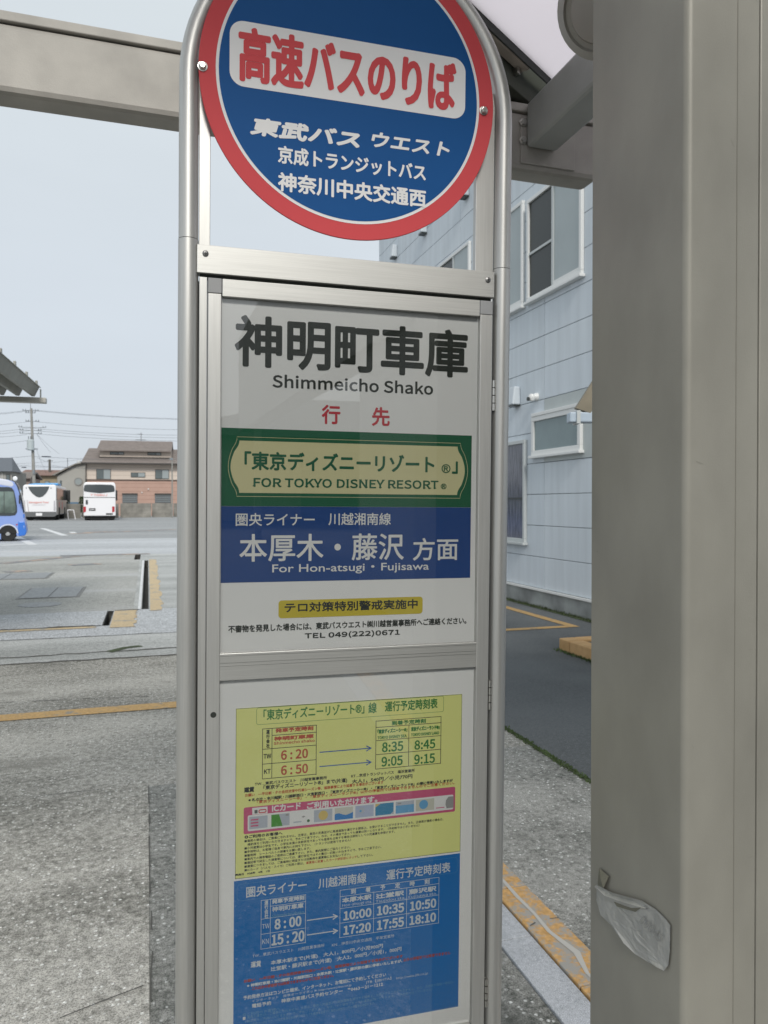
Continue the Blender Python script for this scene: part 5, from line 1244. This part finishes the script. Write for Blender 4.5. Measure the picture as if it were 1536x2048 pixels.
# --- blue minibus: nose at photo column 52, its side turned to us
Zm = 30.2; sm = Zm/FPX
pM = F0*Zm + RT*((15.5-768)*sm)
mb = empty('minibus', (pM.x, pM.y, 0), math.radians(6.5)); tag(mb, 'periwinkle blue minibus with white roof at the left edge, seen from its side', 'minibus')
def mz(y): return EYE+(HZ-y)*sm
def mx_(x): return (x-15.5)*sm/1.10
M_PERI = mat('periwinkle_paint', (.24,.34,.68), .3, spec=.6); M_MBLUE = mat('bright_blue_paint', (.035,.17,.60), .3, spec=.6); M_MROOF = mat('pale_minibus_roof', (.60,.63,.72), .35)
side = [(-120,1079),(2,1079),(2,1069),(6,1060),(14,1056),(24,1058),(30,1064),(33,1072),(35,1073.5),(49,1072),(51.5,1066),(51,1055),(50,1046),(47.5,1034),(43,1010),(38,985),(33.5,972),(29,965)]
roofl = [(-120,957),(0,957.5),(18,960),(27,963)]
pts = [(mx_(x), mz(y)) for x, y in side] + [(mx_(x), mz(y)) for x, y in reversed(roofl)]
MB().prism(pts, 'y', 0, 2.1).build('body', M_PERI, mb, bevel=.07, seg=3)
MB().prism([(mx_(x), mz(y)) for x, y in ((-120,970),(0,970.5),(15,973),(24,975),(29,970),(27.5,965.5),(25,962.8),(17,959.6),(0,957),(-120,956.5))], 'y', -.012, 2.112).build('roof_band', M_MROOF, mb, bevel=.05)
MB().prism([(mx_(x), mz(y)) for x, y in ((35.5,1043),(48.5,1043),(51,1052),(52.5,1064),(50,1071.5),(37,1073),(35,1066))], 'y', -.02, 2.12).build('front_bumper', M_MBLUE, mb, bevel=.04)
MB().prism([(mx_(x), mz(y)) for x, y in ((28.5,963),(31.5,964),(36.5,972),(44,997),(49,1025),(47.5,1025.5),(41,1000),(32,976))], 'y', .12, 1.98).build('windscreen', M_GLB, mb, bevel=.02)
sw_ = MB().prism([(mx_(x), mz(y)) for x, y in ((-120,974),(18,974),(24,976),(28,981),(31,995),(34,1015),(34,1024),(30,1030.5),(20,1031.8),(-120,1031.8))], 'y', -.018, .0).build('side_window', M_GLB, mb, bevel=.006)
M_INN = mat('window_reflection_pane', (.16,.21,.19), .1, noise=.6, nscale=1.2, spec=.8)
MB().prism([(mx_(x), mz(y)) for x, y in ((-120,983),(8,983),(8,1026),(-120,1026))], 'y', -.026, -.018).build('sliding_pane', M_INN, sw_)
MB().prism([(mx_(x), mz(y)) for x, y in ((9,983),(27,983),(31,1012),(31,1022),(27,1026),(9,1026))], 'y', -.026, -.018).build('sliding_pane', M_INN, sw_)
MB().box(mx_(8), mx_(9), -.034, -.026, mz(1026), mz(983)).build('pane_bar', M_BLKP, sw_)
wh = MB(); r = 15.8*sm
wh.lathe([(r*.6,-.14),(r*.93,-.14),(r,-.10),(r,.12),(r*.9,.14)], 36, oy=.16, oz=r, axis='y'); wo_ = wh.build('wheel', M_TYRE, mb, smooth=True)
MB().lathe([(r*.62,.02),(r*.60,.0),(r*.5,.04),(r*.3,.01),(r*.28,-.03),(r*.06,-.035)], 28, oy=.02, oz=r, axis='y').build('rim', M_RIM, wo_, smooth=True)
for k in range(6):
    a = k*math.pi/3; MB().lathe([(.03,0),(.03,-.02)], 10, ox=r*.42*math.cos(a), oy=.045, oz=r+r*.42*math.sin(a), axis='y').build('rim_hole', M_UNDER, wo_)
w2 = MB(); w2.lathe([(r*.6,-.14),(r,-.10),(r,.12),(r*.9,.14)], 30, oy=1.94, oz=r, axis='y'); w2.build('wheel', M_TYRE, mb, smooth=True)
for k in (0, 1):
    w2 = MB(); w2.lathe([(r*.6,-.14),(r,-.10),(r,.12),(r*.9,.14)], 30, ox=-4.2, oy=.16+k*1.78, oz=r, axis='y'); w2.build('wheel', M_TYRE, mb, smooth=True)
ar = MB()
n = 16
ro, ri = 19.0*sm, 16.6*sm
vs = []
for k in range(n+1):
    a = math.pi*k/n; 
    for rr_ in (ro, ri): vs.append((rr_*math.cos(a), -.02, r+rr_*math.sin(a)))
ar.add(vs, [(2*k,2*k+1,2*k+3,2*k+2) for k in range(n)]); ar.build('wheel_arch_trim', M_MROOF, mb)
MB().prism([(ri*.98*math.cos(math.pi*k/n), r+ri*.98*math.sin(math.pi*k/n)) for k in range(n+1)], 'y', -.012, .02).build('wheel_well', M_UNDER, mb)
MB().box(mx_(45.5), mx_(49.5), -.02, .3, mz(1058), mz(1050)).build('headlight', mat('headlight_glass', (.7,.72,.72), .15), mb, bevel=.03)
MB().box(mx_(46), mx_(49), -.015, .1, mz(1036), mz(1028)).build('indicator', M_MBLUE, mb, bevel=.02)
MB().lathe([(.03,0),(.03,-.012)], 12, ox=mx_(33.3), oy=0, oz=mz(1049.5), axis='y').build('side_marker', M_REDL, mb)
MB().box(mx_(38), mx_(41), -.35, -.05, mz(1008), mz(990)).build('mirror', M_BLKP, mb, bevel=.05)
# convex traffic mirror behind the minibus, barrier rail by the wall
tm = far_empty('traffic_mirror', 30.5, 70, 'round pale convex mirror on a thin post behind the minibus roof', 'traffic mirror'); f = FF(tm, 30.5, 70)
MB().tube([(0,.1,0),(0,.1,f.z(956))], .04, 8).build('post', M_INS, tm)
MB().lathe([(.21,0),(.20,-.03),(.1,-.06),(.01,-.07)], 24, oz=f.z(957), axis='y').build('mirror_face', mat('mirror_face', (.8,.82,.84), .2), tm, smooth=True)
br = far_empty('pipe_barrier', 143, 71, 'low white pipe barrier leaning by the wall between the two coaches', 'barrier'); f = FF(br, 143, 71)
MB().tube([(f.x(135),0,f.z(1020)),(f.x(147),0,f.z(1020)),(f.x(151),0,.05)], .045, 8).build('pipe', M_BUSW, br, smooth=True)
MB().tube([(f.x(135),0,f.z(1020)),(f.x(135),.5,.05)], .045, 8).build('pipe', M_BUSW, br, smooth=True)
# ================================================================== shelter on the left
GZ = 2.95
ge = onz(92, 806, GZ); 
ls = empty('left_shelter', (ge.x-3, ge.y-1.5, 0)); ls.name = 'passenger_shelter'; tag(ls, 'folded metal plate roof of a second shelter reaching in at the left edge', 'bus shelter')
M_FOLD = mat('folded_roof_plate', (.31,.31,.275), .55, .2, noise=.1, nscale=4); M_GUT = mat('eave_gutter_cream', (.47,.46,.42), .5, noise=.06, nscale=5)
ox, oy = ls.location.x, ls.location.y
def lsb(name, x0, x1, y0, y1, z0, z1, m, **k): return MB().box(x0-ox, x1-ox, y0-oy, y1-oy, z0, z1).build(name, m, ls, **k)
gy = ge.y
lsb('gutter', -14, ge.x, gy-.02, gy+.12, GZ, GZ+.075, M_GUT, bevel=.008)
# trapezoid ribs running down to the gutter, one folded sheet after another
xe = onz(84, 778, GZ+.20).x; pitch_ = .20; slope = -.03; LY = 5.5; n_r = 36
for k in range(n_r):
    x1 = ge.x-.08-k*pitch_; d = .13
    sec = [(x1,d),(x1-.02,d),(x1-.08,0),(x1-.12,0),(x1-.18,d),(x1-.20,d)]
    y0_, y1_ = gy+.10, gy-LY; za = GZ+.10; zb = GZ+.10+slope*LY; th = .008
    b = MB(); m_ = len(sec)
    vs = [(x-ox, y0_-oy, za+z) for x, z in sec]+[(x-ox, y1_-oy, zb+z) for x, z in sec]+[(x-ox, y0_-oy, za+z+th) for x, z in sec]+[(x-ox, y1_-oy, zb+z+th) for x, z in sec]
    fs = []
    for i in range(m_-1): fs += [(i,i+1,m_+i+1,m_+i), (2*m_+i,3*m_+i,3*m_+i+1,2*m_+i+1), (i,2*m_+i,2*m_+i+1,i+1), (m_+i,m_+i+1,3*m_+i+1,3*m_+i)]
    fs += [(0,m_,3*m_,2*m_), (m_-1,3*m_-1,4*m_-1,2*m_-1)]
    b.add(vs, fs); b.build('roof_fold', M_FOLD, ls, fix=False)
    if k == 0:
        for yy in (.3, 1.2, 2.1, 3.0): MB().box(x1-.03-ox, x1-.005-ox, y0_-yy-oy-.03, y0_-yy-oy+.03, za+d+slope*yy+.008, za+d+slope*yy+.06).build('roof_bolt', M_FOLD, ls)
lsb('edge_trim', ge.x-.08, ge.x-.072, gy+.0, gy+.10, GZ+.08, GZ+.2, M_FOLD)
for xx in (-7.5, -12): lsb('post', xx, xx+.15, gy-1.2, gy-1.05, 0, GZ+.25, GAL, bevel=.01)
lsb('crossbeam', -14, -6.5, gy-1.22, gy-1.04, GZ+.0, GZ+.12, GAL)
# ================================================================== unseen blocks added behind the reader to shape the glazing's reflection
def mirrored(px, py, zt):
    """where the sight line through a glazing point goes after its mirror reflection, at height zt"""
    d = ray(px, py); n = MR @ Vector((0,1,0)); u, v = lp(px, py, W_GLASS); P = T0 + MR @ Vector((u, -W_GLASS, v)); r = d - n*2*d.dot(n); return P + r*((zt-P.z)/r.z)
ob = empty('backdrop', (7, -30, 0)); tag(ob, 'plain grey warehouse with gabled roof added across the yard to be mirrored in the case glazing', 'building')
MB().box(-9,9,-9,0,0,3.6).build('wall', mat('backdrop_wall', (.30,.29,.27), .8, noise=.08, nscale=1), ob)
MB().prism([(-9.5,3.6),(9.5,3.6),(4,5.2),(-3,5.2)], 'y', -9.3, .4).build('roof', mat('backdrop_roof', (.20,.20,.20), .7), ob)  # building added only for its reflection in the glazing
MB().box(-3,-.5,0,.04,0,3).build('door', M_SHUT, ob); MB().box(1.5,4.5,0,.04,1,2.6).build('window', M_GLB, ob)
ra = mirrored(560, 808, 3.3); rb_ = mirrored(706, 710, 3.3); rd = (rb_-ra); rd.z = 0; rd.normalize(); rn = Vector((-rd.y, rd.x, 0))
if rn.y > 0: rn = -rn
dc_ = empty('reflection_slab', (ra.x, ra.y, 0)); tag(dc_, 'deep grey slab added unseen behind the viewer to shape the case glazing reflection', 'canopy')
print('mirror', ra, rb_)
def dcb(name, s0, s1, o0, o1, z0, z1, m):
    P = [rd*s0+rn*o0, rd*s1+rn*o0, rd*s1+rn*o1, rd*s0+rn*o1]
    return MB().hexa([(q.x,q.y,z0) for q in P]+[(q.x,q.y,z1) for q in P]).build(name, m, dc_)
L_ = (rb_-ra).length; M_CAN = mat('reflection_fascia', (.36,.35,.33), .7, noise=.06, nscale=1)
dcb('fascia', -9, L_+6, 0, .5, 3.3, 6.4, M_CAN); dcb('wall', L_, L_+5, .1, .4, 0, 3.298, mat('reflection_wall', (.40,.39,.37), .8)); dcb('post', -5.6, -5.4, .1, .3, 0, 3.298, M_CAN)  # slab, wall and post added to bound the sky mirrored in the glazing

for o_ in _tc.values(): bpy.data.objects.remove(o_)
